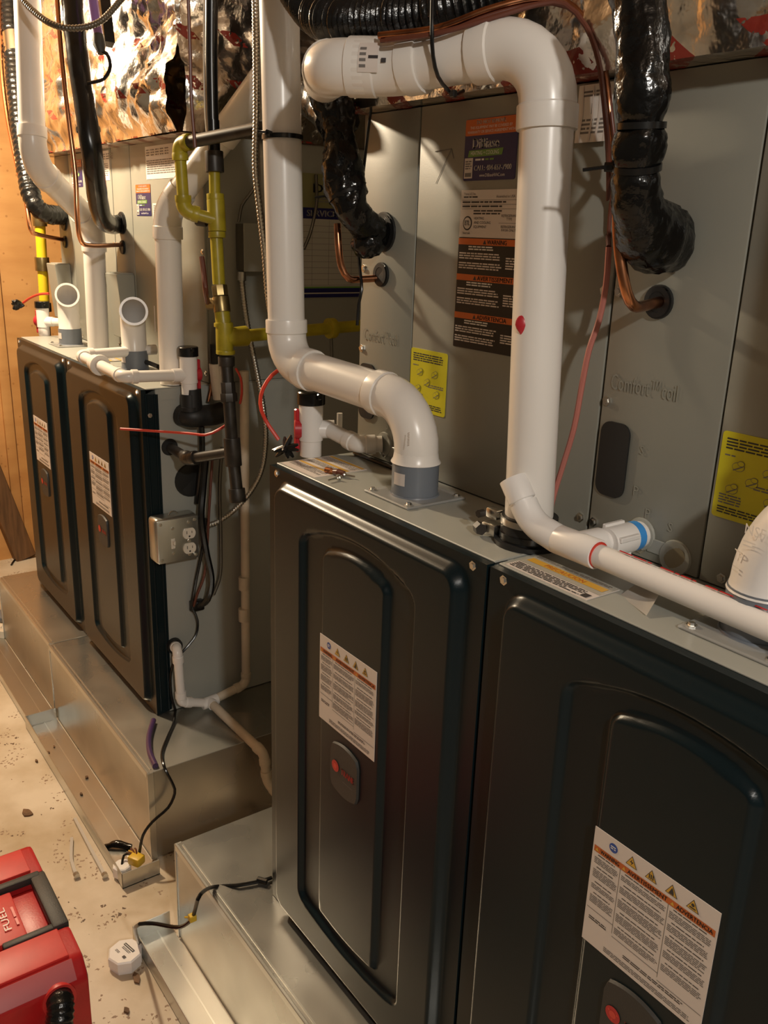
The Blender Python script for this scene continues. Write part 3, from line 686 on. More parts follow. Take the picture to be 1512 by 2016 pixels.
pan(-0.288, 1.25, -0.184, -0.100, 0.042, 'shallow galvanised drain pan beside the white sensor puck')
pan(-2.35, -1.300, -0.140, -0.051, 0.030, 'shallow galvanised drain pan in front of the far plenum')

# ------------------------------------------------------------------ PVC vent pipes
R2 = 0.0302
GV = 'white PVC vent pipes'
# intake of the third furnace: down, across, down into the collar
t = thing('vent_pipe', 'white PVC vent pipe that drops, runs across and enters a grey collar', 'pipe', (0.2655, 0.096, 0.91), GV)
pvc_run(t, [(-0.074, 0.060, 1.642), (-0.050, 0.062, 1.020), (0.2655, 0.096, 1.000), (0.2655, 0.096, 0.913)], R2, R=[0.052, 0.070], sock=0.024, skip_sock=((2, 1),))
bm = BM(); tube(bm, [(0.2655, 0.096, 0.932), (0.2655, 0.096, 0.922), (0.2655, 0.096, 0.917)], [R2 * 1.07, R2 * 1.12, R2 * 1.22], 28); mk('elbow_rim', bm, 'pvc', t)
L = Label((0.288, 0.062, 0.967), (0.35, -0.25, -0.9), (0.9, -0.1, 0.33)); 
for k in range(9): L.rect(k * 0.0022, 0, k * 0.0022 + 0.001, 0.006, 'print_grey', 1)
L.done('barcode_print', t)
# exhaust of the third furnace: straight up, big elbow, run towards the gap
t = thing('vent_pipe', 'tall white PVC vent pipe that turns over at the top, red smear on it', 'pipe', (0.500, 0.094, 0.866), GV)
A = V(0.472, 0.094, 1.440); B = V((0.281, 0.021, 1.425)); Cc = V((0.219, -0.031, 1.427))
pvc_run(t, [(0.503, 0.094, 0.868), A, B, Cc, Cc + V(-0.165, 0.095, 0.013)], R2, R=[0.062, 0.10, 0.034], sock=0.028, rs=1.14)
bm = BM(); c = V((0.492, 0.064, 1.136)); d = V(0.6, -0.8, 0).normalized()
bmesh.ops.create_uvsphere(bm, u_segments=14, v_segments=8, radius=1.0)
for v in bm.verts:
    q = v.co.copy(); s = 0.0075 + 0.003 * max(0, q.z)
    v.co = c + V(0.8, 0.6, 0) * q.x * 0.0075 * (1 if q.z > -0.2 else 1 + (q.z + 0.2) * 0.9) + d * q.y * 0.003 + V(0.12 * min(0, -q.z) , 0, 1) * q.z * 0.011
mk('primer_drip', bm, 'red_plastic', t)['label'] = 'dried red drip'
ax = (B - Cc).normalized(); cpos = Cc.lerp(B, 0.72); vn = (V(1.2403, -0.6763, 1.2337) - cpos); vn = (vn - ax * vn.dot(ax)).normalized(); vv = vn.cross(ax); bm = BM()
for a0, a1, u0, u1, mi in ((-0.15, 0.85, -0.013, 0.012, 0), (0.0, 0.75, -0.011, -0.003, 1), (0.28, 0.38, 0.0, 0.012, 2), (0.16, 0.30, 0.016, 0.022, 2)):
    n_ = 8; rr = R2 * 1.15 + 0.0004 + 0.0003 * (mi > 0); rw = [[bm.verts.new(cpos + ax * u + (vn * math.cos(a0 + (a1 - a0) * k / n_) + vv * math.sin(a0 + (a1 - a0) * k / n_)) * rr) for k in range(n_ + 1)] for u in (u0, u1)]
    for k in range(n_):
        if mi == 1 and k % 2: continue
        f = bm.faces.new((rw[0][k], rw[1][k], rw[1][k + 1], rw[0][k + 1])); f.material_index = mi
mk('barcode_sticker', bm, ['label_white', 'print_grey', 'print_dark'], t)['label'] = 'white barcode sticker with two black marks'
# rubber coupling with clamps at its foot
t = thing('rubber_coupling', 'black rubber coupling with steel clamps at the foot of the tall vent pipe', 'coupling', (0.503, 0.094, 0.866))
bm = BM(); tube(bm, [(0.503, 0.094, 0.865), (0.503, 0.094, 0.871), (0.503, 0.094, 0.871), (0.503, 0.094, 0.902), (0.503, 0.094, 0.902)], [0.043, 0.043, 0.0355, 0.0355, 0.031], 28); mk('sleeve', bm, 'rubber', t)
for z in (0.877, 0.896):
    bm = BM(); tube(bm, [(0.503, 0.094, z - 0.004), (0.503, 0.094, z + 0.004)], 0.0368, 28); mk('clamp_band', bm, 'screw_metal' if z > 0.89 else 'black_smooth', t)
bm = BM(); box(bm, (0.450, 0.062, 0.869), (0.474, 0.080, 0.884), 0.002); box(bm, (0.452, 0.066, 0.890), (0.472, 0.078, 0.903), 0.002); mk('clamp_housing', bm, 'screw_metal', t)
bm = BM(); tube(bm, [(0.446, 0.06, 0.876), (0.458, 0.055, 0.876)], 0.008, 6); tube(bm, [(0.455, 0.06, 0.897), (0.455, 0.05, 0.897)], 0.005, 6); mk('clamp_screw', bm, 'black_iron', t)
# inlet elbow of the fourth furnace
t = thing('vent_elbow', 'white PVC elbow with embossed lettering in the grey collar of the last furnace', 'pipe elbow', (0.820, 0.096, 0.91), GV)
c = V(0.820, 0.096, 0.913); bm = BM(); arc, p0, p1 = arc_corner(c, c + V(0, 0, 0.052), c + V(0.09, 0.0, 0.14), 0.10, 8)
d1 = V(0.09, 0, 0.088).normalized(); path = [c, c, c + V(0, 0, 0.004)] + arc + [p1 + d1 * 0.012, p1 + d1 * 0.014, p1 + d1 * 0.045, p1 + d1 * 0.045]
tube(bm, path, [0.028, 0.0355, 0.0335] + [0.0325] * len(arc) + [0.0325, 0.0365, 0.0365, 0.03], 28); mk('elbow', bm, 'pvc_new', t)
q1 = p1 + d1 * 0.075
pvc_run(t, [p1 + d1 * 0.04, q1, V(q1.x, q1.y, 2.25)], R2, R=[0.05], sock=0.024)
cdir = V(0.30, -0.95, 0).normalized(); 
for (ang, z, h) in ((-0.55, 0.945, 'TP'), (-0.15, 0.975, 'NSF')):
    nd = V(math.sin(ang) * 1.0, -math.cos(ang), 0); ud = V(math.cos(ang), math.sin(ang), 0)
    L = Label(V(0.822, 0.096, z) + nd * 0.0325 - ud * 0.008, ud, Z_); L.text(h, 0, 0, 0.010, 'pvc', 2)
    L.rect(0, -0.008, 0.014, -0.0065, 'pvc', 2); L.rect(0, -0.012, 0.014, -0.0105, 'pvc', 2); L.done('embossed_lettering', t)

# open inlet elbows of the two far furnaces
def open_elbow(cx, cy, z, label):
    t = thing('vent_elbow', label, 'pipe elbow', (cx, cy, z), GV); c = V(cx, cy, z); d = V(0.93, -0.28, 0.18).normalized(); bm = BM()
    arc, p0, p1 = arc_corner(c, c + V(0, 0, 0.098), c + V(0, 0, 0.098) + d * 0.2, 0.048, 10)
    path = [c, c + V(0, 0, 0.003)] + arc + [p1 + d * 0.004, p1 + d * 0.005, p1 + d * 0.014]
    tube(bm, path, [R2 * 1.12, R2 * 1.06] + [R2 * 1.06] * len(arc) + [R2 * 1.06, R2 * 1.18, R2 * 1.18], 28, bore=R2 * 0.98, bore_len=0.10); mk('elbow', bm, 'pvc', t)
open_elbow(-1.030, 0.162, 0.914, 'open white PVC elbow on the furnace with the outlet box')
open_elbow(-1.580, 0.162, 0.914, 'open white PVC elbow on the furnace beside the plywood wall')
# exhausts of the far furnaces
t = thing('vent_pipe', 'white PVC vent pipe offset by two bends, rising past the smooth black line set', 'pipe', (-1.37, 0.175, 0.866), GV)
p = V((-1.359, 0.175, 1.006)); q = V((-1.335, 0.175, 1.230))
pvc_run(t, [(p.x, 0.175, 0.867), q, (-1.103, -0.037, 1.364), (-1.152, -0.001, 1.852)], R2, R=[0.075, 0.075], sock=0.028)
t = thing('vent_pipe', 'white PVC vent pipe that leans away behind the yellow gas line', 'pipe', (-0.777, 0.16, 0.866), GV)
pvc_run(t, [((-0.777, 0.160, 0.995)), (-0.770, 0.160, 1.264), (-0.601, 0.296, 1.506), (-0.603, 0.403, 1.643)], R2, R=[0.085, 0.3], sock=0.03)
p = V((-0.777, 0.160, 0.995)); bm = BM(); tube(bm, [(p.x, p.y, 0.867), p], R2, 24); mk('pipe', bm, 'pvc', t)
for (px, lab) in (((-0.799, 0.140, 1.029), 'small red and white pipe sticker'),):
    L = Label(V(px) + V(-0.016, -0.002, -0.04), (0.9, -0.43, 0), Z_); L.sheet(0.014, 0.06, 'label_white'); L.rect(0.002, 0.02, 0.012, 0.045, 'red_print', 1); L.done('pipe_sticker', t, lab)

# ------------------------------------------------------------------ condensate drains
R1 = 0.0135
# drain at the last coil cabinet
t = thing('drain_pipe', 'white drain pipe with open upturned end and red-rimmed tee, running across the last furnace', 'drain pipe', (0.62, 0.068, 0.895))
tz = 0.897; T0 = V(0.607, 0.068, tz)
e0 = V(0.505, 0.050, 0.915); 
bm = BM(); tube(bm, [T0 + V(0.031, 0, -0.001), T0 + V(0.80, -0.015, -0.010)], R1, 20); mk('pipe', bm, 'pvc_new', t)
L = Label(T0 + V(0.05, -0.0035, 0.0133), (1, -0.02, -0.0125), (0, 0.97, 0.24))
for k in range(5): L.para(0.01 + k * 0.055, 0.0, 0.054 + k * 0.055, 0.0042, 0.004, 'red_print', 1)
L.done('pipe_print', t, 'red lettering along the pipe')
bm = BM(); tube(bm, [T0 - V(0.030, 0, 0), T0 - V(0.030, 0, 0), T0 - V(0.029, 0, 0), T0 + V(0.029, 0, 0), T0 + V(0.030, 0, 0), T0 + V(0.030, 0, 0)], [R1 * 0.9, R1 * 1.27, R1 * 1.3, R1 * 1.3, R1 * 1.27, R1 * 0.98], 24)
tube(bm, [T0, T0 + V(0.002, 0.034, 0), T0 + V(0.002, 0.034, 0)], [R1 * 1.3, R1 * 1.3, R1], 24); mk('tee', bm, 'pvc_new', t)
ring_part(t, 'primer_ring', T0 + V(0.0305, 0, 0), X_, R1 * 1.12, 0.002, 'red_wire')
arc, p0, p1 = arc_corner(T0, T0 - V(0.068, 0.004, -0.006), T0 + V(-0.112, -0.008, 0.065), 0.05, 8)
d1 = (V(-0.112, -0.008, 0.065) - V(-0.068, -0.004, 0.006)).normalized(); bm = BM(); path = [T0 - V(0.030, 0, 0), T0 - V(0.031, 0, 0)] + arc + [p1 + d1 * 0.008, p1 + d1 * 0.008]
tube(bm, path, [R1 * 1.3] * 2 + [R1 * 1.27] * len(arc) + [R1 * 1.27, R1], 24); mk('elbow', bm, 'pvc_new', t)
bm = BM(); tube(bm, [p1 + d1 * 0.006, p1 + d1 * 0.011, p1 + d1 * 0.011, p1 + d1 * 0.012, p1 + d1 * 0.040, p1 + d1 * 0.041], [R1, R1, R1 * 1.2, R1 * 1.27, R1 * 1.27, R1 * 1.24], 24, bore=R1 * 1.0, bore_len=0.03); mk('pipe_stub', bm, 'pvc_new', t)
b0 = T0 + V(0.002, 0.030, 0); b1 = V(0.613, 0.172, 0.896)
bm = BM(); tube(bm, [b0, b1 - V(0, 0.03, 0)], R1, 20); mk('pipe', bm, 'pvc_new', t)
bm = BM(); tube(bm, [b1 - V(0, 0.062, 0), b1 - V(0, 0.062, 0), b1 - V(0, 0.060, 0), b1 - V(0, 0.022, 0), b1 - V(0, 0.022, 0)], [R1, R1 * 1.32, R1 * 1.36, R1 * 1.36, R1], 24)
for k in range(4): a = k * math.pi / 2 + 0.4; box(bm, b1 + V(math.cos(a) * 0.019 - 0.003, -0.060, math.sin(a) * 0.019 - 0.003), b1 + V(math.cos(a) * 0.019 + 0.003, -0.026, math.sin(a) * 0.019 + 0.003), 0.001, 1)
mk('adapter', bm, 'pvc_new', t)
bm = BM(); tube(bm, [b1 - V(0, 0.022, 0), b1 - V(0, 0.010, 0)], R1 * 1.33, 24); mk('thread_ring', bm, 'blue_ring', t)
bm = BM(); tube(bm, [b1 - V(0, 0.010, 0), b1 + V(0, 0.002, 0)], R1 * 1.2, 24); mk('pipe_nipple', bm, 'pvc_new', t)
# paper tag lying behind it
cs = [V((0.733, 0.037, 0.867)), V((0.716, 0.085, 0.884)), V((0.691, 0.100, 0.890)), V((0.678, 0.062, 0.864))]; bm = BM(); G = []
for j in range(7):
    row = []
    for i in range(7):
        u, v = i / 6, j / 6; q = cs[0].lerp(cs[1], u).lerp(cs[3].lerp(cs[2], u), v); row.append(bm.verts.new(q + V(0, 0, -0.006 * math.sin(math.pi * v) * math.sin(math.pi * u))))
    G.append(row)
for j in range(6):
    for i in range(6): bm.faces.new((G[j][i], G[j][i + 1], G[j + 1][i + 1], G[j + 1][i]))
bmesh.ops.solidify(bm, geom=bm.faces[:], thickness=0.0007)
o = mk('paper_tag', bm, 'white_paper'); tag(o, 'cream paper tag lying under the long white drain pipe', 'paper tag')

def trap_tee(parent, T, zc, arm, mred='red_plastic'):
    """white cleanout tee with black cap, short branch and red test plug"""
    T = V(T); arm = V(arm).normalized(); bm = BM(); r = 0.0185
    tube(bm, [T - V(0, 0, 0.048), T - V(0, 0, 0.047), T - V(0, 0, 0.020), T - V(0, 0, 0.019), T + V(0, 0, 0.046)], [r * 0.92, r, r, r * 1.12, r * 1.12], 24)
    tube(bm, [T, T + arm * 0.040, T + arm * 0.040], [r * 0.86, r * 0.86, R1], 20); mk('tee', bm, 'pvc_new', parent)
    bm = BM(); tube(bm, [T + V(0, 0, 0.044), T + V(0, 0, 0.044), T + V(0, 0, 0.064), T + V(0, 0, 0.066)], [r, r * 1.30, r * 1.30, r * 1.2], 24); box(bm, T + V(0.005, -0.004, 0.055), T + V(0.03, 0.004, 0.065), 0.002, 1); mk('cap', bm, 'black_smooth', parent)
    side = -arm; bm = BM(); tube(bm, [T + side * 0.016, T + side * 0.027, T + side * 0.029], [0.017, 0.017, 0.014], 20); box(bm, T + side * 0.024 + V(-0.005, -0.004, -0.04), T + side * 0.024 + V(0.005, 0.004, 0.035), 0.002, 1); mk('test_plug', bm, mred, parent)
# third furnace trap on its grey side
t = thing('condensate_trap', 'white cleanout tee with black cap beside the furnace with the long cord', 'drain fitting', (-0.04, 0.11, 0.88))
T = V((-0.035, 0.100, 0.906)); trap_tee(t, T, 0, (0.5, 0.86, 0))
e = V((0.005, 0.170, 0.882)); pvc_run(t, [T + V(0.5, 0.86, 0).normalized() * 0.03, V(0.06, 0.135, T.z - 0.012), V(0.08, 0.169, T.z - 0.010)], R1, R=[0.02], m='pvc', sock=0.018, rs=1.2)
bm = BM(); c = V((-0.020, 0.149, 0.917)); tube(bm, [c + V(0, 0, -0.02), c + V(0, 0, 0.015)], 0.005, 10); mk('vent_stub', bm, 'pvc', t)
# second furnace: tee, branch to the front, run along the tops of the two far furnaces
t = thing('condensate_pipe', 'white drain pipe along the front edge of the far furnaces, ending at a black-capped tee', 'drain pipe', (-0.72, 0.17, 0.88))
T = V((-0.715, 0.175, 0.897)); trap_tee(t, T, 0, (-0.05, -1, 0)); E0 = V((-0.725, 0.020, 0.900)); E1 = V((-1.019, -0.002, 0.935)); 
E1 = V(E1.x, E0.y - 0.004, E0.z + 0.012)
pvc_run(t, [T + V(0, -0.03, 0), E0, E1, E1 + V(0.0, 0.20, 0.005)], R1, R=[0.018, 0.018], m='pvc', sock=0.016, rs=1.22)
k = E0.lerp(E1, 0.52); ring_part(t, 'union', k, E1 - E0, R1 * 1.85, 0.012, 'pvc'); ring_part(t, 'union', k + (E1 - E0).normalized() * 0.02, E1 - E0, R1 * 1.5, 0.03, 'pvc')
bm = BM(); b = T - V(0, 0, 0.046); tube(bm, [b, b - V(0, 0, 0.03), b - V(0, 0, 0.03), b - V(0, 0, 0.04)], [0.021, 0.022, 0.024, 0.024], 20); mk('rubber_boot', bm, 'rubber', t)
t = thing('condensate_trap', 'white cleanout tee with black cap beside the plywood wall', 'drain fitting', (-1.86, 0.14, 0.88))
T = V((-1.868, 0.162, 0.911)); trap_tee(t, T, 0, (0.75, 0.6, 0)); pvc_run(t, [T + V(0.02, 0.016, 0), T + V(0.075, 0.06, 0.0), T + V(0.095, 0.09, 0.0)], R1, R=[0.02], m='pvc', sock=0.016, rs=1.2)

# black inducer drain, grommets and gas inlet hole on the side of the second furnace
XS = -0.745
def plug(px, r, name, m, d=0.006):
    bm = BM(); c = V(px); tube(bm, [c, c + V(d, 0, 0), c + V(d, 0, 0), c + V(d * 0.4, 0, 0)], [r, r * 0.96, r * 0.8, r * 0.78], 24); mk(name, bm, m, F[2])
plug((-0.745, 0.184, 0.629), 0.043, 'side_grommet', 'rubber'); plug((-0.745, 0.132, 0.719), 0.021, 'side_grommet', 'rubber', 0.002); plug((-0.745, 0.120, 0.191), 0.021, 'side_grommet', 'rubber', 0.012)
t = thing('drain_trap', 'black moulded drain trap hanging on the grey furnace side above the red wire', 'drain trap', (-0.72, 0.2, 0.78))
bm = BM(); c = V((-0.715, 0.209, 0.795)); tube(bm, smooth_path([c + V(-0.03, -0.045, 0.0), c + V(0, -0.03, 0.0), c, c + V(0, 0.03, -0.0), c + V(0.0, 0.052, 0.004)], 0.008), [0.024, 0.024] + [0.028] * 40 if False else 0.026, 18); mk('trap_body', bm, 'rubber', t)
bm = BM(); c2 = V((-0.715, 0.181, 0.833)); tube(bm, [c2 + V(0, 0, 0.03), c2 - V(0, 0, 0.02)], [0.022, 0.024], 18); mk('trap_inlet', bm, 'rubber', t)
bm = BM(); c3 = V((-0.735, 0.167, 0.795)); tube(bm, [c3 + V(-0.01, 0, 0), c3 + V(0.018, 0, 0)], 0.022, 18); mk('trap_port', bm, 'rubber', t)
bm = BM(); tube(bm, smooth_path([(-0.710, 0.201, 0.769), (-0.708, 0.200, 0.719), (-0.710, 0.197, 0.668), (-0.720, 0.194, 0.614), (-0.730, 0.192, 0.572)]), 0.0075, 10); mk('trap_hose', bm, 'black_smooth', t)
# beige tube with black cap beside the gas line
t = thing('capped_tube', 'beige tube with black cap standing behind the black gas riser', 'tube', (-0.70, 0.24, 0.79))
a = V((-0.700, 0.237, 0.922)); b = V((-0.700, 0.245, 0.836)); bm = BM(); tube(bm, [b, a], 0.0155, 18); mk('tube', bm, 'pvc', t)
bm = BM(); tube(bm, [a, a + V(0, 0, 0.045)], 0.013, 16); mk('cap', bm, 'rubber', t)

# beige drain riser and white drain at the bottom of the second furnace
t = thing('drain_pipe', 'beige drain riser with white tee and sloping branch beside the outlet-box furnace', 'drain pipe', (-0.70, 0.2, 0.06))
t1 = V((-0.700, 0.196, 0.023)); el = V((-0.700, 0.304, 0.045)); rt = V((-0.700, 0.313, 0.893)); rb = V(el.x, el.y, el.z)
rr = 0.0118
pvc_run(t, [t1, rb, (rt.x, rt.y, rt.z)], rr, R=[0.022], m='pvc_aged', sock=0.016, rs=1.18)
for py in (1148, 1210): c = V((-0.700, 0.303, 0.342)) if py == 1148 else V((-0.700, 0.301, 0.252)); ring_part(t, 'coupling', c, Z_, rr * 1.2, 0.036, 'pvc_aged')
ring_part(t, 'cap', (rt.x, rt.y, rt.z), Z_, rr * 1.02, 0.012, 'pvc_aged')
lo = V((-0.695, 0.114, 0.050)); hi = V((-0.695, 0.109, 0.196))
pvc_run(t, [V((-0.752, 0.123, 0.187)), hi + V(0, 0, 0.008), lo, t1 + V(0, -0.012, 0)], rr, R=[0.014, 0.014], m='pvc_new', sock=0.02, rs=1.22)
ring_part(t, 'tee', t1, (0, 1, 0.1), rr * 1.25, 0.045, 'pvc_new')
en = V((-0.444, 0.220, -0.005)); dn = V(en.x + 0.003, en.y + 0.008, -0.09)
bm = BM(); tube(bm, [t1, t1 + (en - t1).normalized() * 0.02], rr * 1.25, 18); mk('tee_branch', bm, 'pvc_new', t)
pvc_run(t, [t1 + V(0.012, 0, 0), en, dn, dn + V(0.10, 0.03, -0.05)], rr, R=[0.016, 0.03], m='pvc_aged', sock=0.018, rs=1.2)

# ------------------------------------------------------------------ gas piping
t = thing('gas_line', 'yellow painted gas pipe with shut-off valve rising in the gap between the cabinets', 'gas pipe', (-0.64, 0.22, 0.9))
def seg(a, b, r, m, name='pipe', n=16): bm = BM(); tube(bm, [a, b], r, n); return mk(name, bm, m, t)
def bead(c, d, r, l, m, name='coupling', n=16): return ring_part(t, name, c, d, r, l, m, n)
GY = 0.24
m0 = V((-0.536, 0.170, 1.435)); m1 = V((-0.540, 0.170, 1.250)); m2 = V((-0.530, 0.170, 1.116)); m3 = V((-0.520, 0.170, 1.075)); m4 = V((-0.509, 0.170, 1.006)); m5 = V((-0.502, 0.170, 0.953)); m6 = V((-0.481, 0.170, 0.760)); m7 = V((-0.462, 0.170, 0.665))
seg(m1, m2, 0.0133, 'gas_yellow'); seg(V((-0.539, 0.170, 1.349)), m1, 0.0115, 'gas_yellow')
bead(V((-0.534, 0.170, 1.255)), m2 - m1, 0.0185, 0.062, 'gas_yellow', 'tee'); bead(V((-0.537, 0.170, 1.292)), m2 - m1, 0.018, 0.012, 'gas_yellow', 'tee_bead'); bead(V((-0.534, 0.170, 1.217)), m2 - m1, 0.018, 0.012, 'gas_yellow', 'tee_bead')
bead(V((-0.538, 0.170, 1.360)), m2 - m1, 0.019, 0.040, 'black_iron', 'union')
bm = BM(); tube(bm, [V((-0.539, 0.170, 1.376)), V((-0.540, 0.170, 1.439))], 0.013, 14); mk('hose_end', bm, 'black_smooth', t)
bead(V((-0.526, 0.170, 1.103)), m3 - m2, 0.0175, 0.022, 'brass', 'valve_nut', 8); bead(m3, m3 - m2, 0.018, 0.032, 'brass', 'valve_body'); bead(V((-0.516, 0.170, 1.049)), m3 - m2, 0.0165, 0.03, 'gas_yellow', 'nipple')
h0 = m3 + V(-0.025, -0.02, 0.0); seg(m3, h0, 0.0125, 'brass', 'valve_stem', 8)
bm = BM(); hA = V((-0.473, 0.113, 1.105)); hB = V((-0.497, 0.117, 1.173)); tube(bm, smooth_path([h0, hA, (hA + hB) / 2 + V(0, 0, 0.005), hB], 0.01), 0.0055, 8); mk('valve_handle', bm, 'brown_wire', t)
bead(m4, V(0, 0, 1), 0.0185, 0.066, 'gas_yellow', 'tee'); bead(V((-0.512, 0.170, 1.033)), V(0, 0, 1), 0.0205, 0.008, 'gas_yellow', 'tee_bead'); bead(V((-0.505, 0.170, 0.976)), V(0, 0, 1), 0.0205, 0.008, 'gas_yellow', 'tee_bead')
br = V((-0.530, 0.531, 1.018)); s = m4 + (br - m4).normalized() * 0.045; bm = BM(); tube(bm, [m4, s, s + (br - m4).normalized() * 0.008], [0.02, 0.022, 0.022], 16); mk('tee_branch', bm, 'gas_yellow', t)
seg(s, br + (br - m4) * 0.10, 0.0138, 'gas_yellow'); bead(m4.lerp(br, 0.78), br - m4, 0.024, 0.016, 'gas_yellow', 'hanger_clip')
q = m4.lerp(br, 0.78); bm = BM(); tube(bm, smooth_path([q + V(0, 0, -0.022), q + V(0.004, 0, -0.06), q + V(0.0, 0.004, -0.10)]), 0.004, 8); mk('hanger_wire', bm, 'dark_conduit', t)
# black iron part: riser, union, tee, nipple into the furnace, drip leg
bead(m5 + V(0, 0, 0.004), V(0, 0, 1), 0.018, 0.02, 'black_iron'); seg(m5, m6, 0.0135, 'black_iron')
u0 = m5.lerp(m6, 0.38); bead(u0, m6 - m5, 0.0195, 0.018, 'black_iron', 'union', 8); bead(m5.lerp(m6, 0.29), m6 - m5, 0.0165, 0.03, 'black_iron', 'union', 8)
bead(m6, m6 - m5, 0.0185, 0.062, 'black_iron', 'tee'); seg(m6, m7, 0.0135, 'black_iron'); bead(m7, m7 - m6, 0.0185, 0.03, 'black_iron', 'drip_cap')
i0 = V((-0.752, 0.135, 0.717)); i1 = V((-0.600, 0.118, 0.724)); 
pvc_run(t, [m6, i1, i0], 0.0118, R=[0.022], m='black_iron', sock=0.016, rs=1.4, re=1.3, seg=16)
# upper loop of the gas line with the bare steel cross pipe
g1 = V((-0.550, 0.100, 1.389)); g2 = V((-0.550, 0.105, 1.262)); 
pvc_run(t, [V((-0.568, 0.100, 1.410)).lerp(g1, 0.7), g1 + V(0, 0, 0.0)], 0.012, m='gas_yellow') if False else None
pvc_run(t, [V((-0.315, 0.176, 1.413)), g1, g2, V((-0.529, 0.165, 1.247))], 0.0118, R=[0.017, 0.020], m='gas_yellow', mel='gas_yellow', sock=0.015, rs=1.4, re=1.3, seg=16, names=('pipe', 'elbow'))
bm = BM(); a = g1.lerp(V((-0.315, 0.176, 1.413)), 0.10); tube(bm, [a, V((-0.315, 0.176, 1.413))], 0.0124, 16); mk('steel_pipe', bm, 'black_iron', t)
bead(V((-0.564, 0.150, 1.249)), V((-0.529, 0.165, 1.247)) - V((-0.562, 0.130, 1.250)), 0.0165, 0.022, 'black_iron', 'union', 8)
# second gas riser beside the plywood wall
t = thing('gas_line', 'short yellow gas riser with valve beside the plywood wall', 'gas pipe', (-1.93, 0.2, 0.9))
a = V((-1.950, 0.200, 1.240)); b = V((-1.977, 0.200, 0.947)); seg(a, b, 0.017, 'gas_yellow_bright'); bead(V((-1.953, 0.200, 1.230)), Z_, 0.023, 0.03, 'brass'); bead(V((-1.965, 0.200, 1.092)), Z_, 0.024, 0.045, 'brass', 'valve_body'); bead(V((-1.977, 0.200, 0.947)), Z_, 0.022, 0.03, 'black_iron', 'union')
bb = V((-1.977, 0.200, 0.947)); seg(bb, (bb.x, bb.y, FZ), 0.0135, 'black_iron')
bm = BM(); tube(bm, [V((-1.966, 0.200, 1.088)), V((-1.974, 0.180, 1.084))], 0.008, 8); mk('valve_stem', bm, 'brass', t)

# ------------------------------------------------------------------ refrigerant line sets
def lineset(label, pts, r, m, jit, end, jscale=28, ribs=None, tape_r=None, group='black insulated line sets'):
    t = thing('line_set', label, 'line set', pts[-1], group)
    P = smooth_path(pts, 0.006)
    if ribs:
        bm = ribbed(pts, r, ribs[0], ribs[1], 20, wob=0.12)
    else:
        bm = BM(); R = [r] * len(P)
        tube(bm, P, R, 22, jit=jit, jscale=jscale)
    mk('insulation', bm, m, t, 60); return t, P
# line set of the last coil cabinet, bulging between its ties
P4 = [(0.611, 0.050, 1.475), (0.631, 0.050, 1.430), (0.640, 0.050, 1.386), (0.643, 0.052, 1.342), (0.639, 0.058, 1.302), (0.634, 0.070, 1.270), (0.627, 0.100, 1.246), (0.605, 0.150, 1.235), (0.592, 0.171, 1.235)]
t = thing('line_set', 'thick black taped line set hanging in front of the last coil cabinet', 'line set', P4[-1], 'black insulated line sets')
P = smooth_path(P4, 0.0032); bm = BM(); R = []; zt = [V(q).z for q in ((0.643, 0.052, 1.340), (0.640, 0.058, 1.301))]
for i, q in enumerate(P):
    f = i / (len(P) - 1); r = 0.0245 + 0.012 * max(0, min(1, (f - 0.66) / 0.14))
    if f > 0.93: r -= 0.022 * (f - 0.93) / 0.07
    for z in zt:
        if f < 0.7: r -= 0.0042 * math.exp(-((q.z - z) / 0.007) ** 2)
    R.append(r)
tube(bm, P, R, 52, jit=0.13, jscale=45); mk('insulation', bm, 'black_tape', t, 60)
for z, s in ((zt[0], 'upper'), (zt[1], 'lower')):
    i = min(range(int(len(P) * .7)), key=lambda k: abs(P[k].z - z)); d = P[i + 1] - P[i - 1]
    zip_tie(P[i], d, R[i] + 0.0018, label='%s black zip tie round the thick taped line set' % s, tail=(-0.75, -0.5, 0.0) if s == 'lower' else None, w=0.006)
bm = BM(); tube(bm, smooth_path([(0.603, 0.075, 1.285), (0.602, 0.085, 1.240), (0.606, 0.090, 1.210), (0.611, 0.098, 1.181), (0.613, 0.110, 1.167), (0.607, 0.135, 1.166), (0.601, 0.174, 1.170)], 0.008), 0.0062, 14)
o = mk('copper_tube', bm, 'copper'); tag(o, 'bent copper tube below the thick taped line set', 'copper tube', 'bare copper liquid lines')
# line set of the third coil cabinet
P3 = [(-0.002, 0.100, 1.455), (0.031, 0.100, 1.396), (0.055, 0.095, 1.338), (0.071, 0.095, 1.291), (0.081, 0.105, 1.259), (0.070, 0.140, 1.235), (0.059, 0.171, 1.230)]
t = thing('line_set', 'shiny black taped line set dropping behind the bent vent pipe', 'line set', P3[-1], 'black insulated line sets')
P = smooth_path(P3, 0.0032); bm = BM(); R = []
for i, q in enumerate(P):
    f = i / (len(P) - 1); r = 0.027 + 0.004 * math.sin(f * 14); 
    if f > 0.9: r -= 0.012 * (f - 0.9) / 0.1
    if f < 0.08: r *= 0.7 + 0.3 * f / 0.08
    R.append(r)
tube(bm, P, R, 52, jit=0.17, jscale=52); mk('insulation', bm, 'black_tape', t, 60)
bm = BM(); c = V((0.073, 0.135, 1.216)); bmesh.ops.create_icosphere(bm, subdivisions=3, radius=1)
for v in bm.verts: q = v.co.copy(); v.co = c + V(q.x * 0.026, q.y * 0.024, q.z * 0.022) * (1 + 0.3 * noise.noise(q * 3 + V(4, 1, 2)))
mk('tape_wad', bm, 'black_tape', t, 60)
i = min(range(len(P)), key=lambda k: abs(P[k].z - V((0.068, 0.095, 1.282)).z)); zip_tie(P[i], P[i + 1] - P[i - 1], R[i] + 0.001, label='black zip tie round the shiny line set behind the bent vent pipe', tail=(-0.8, -0.4, 0))
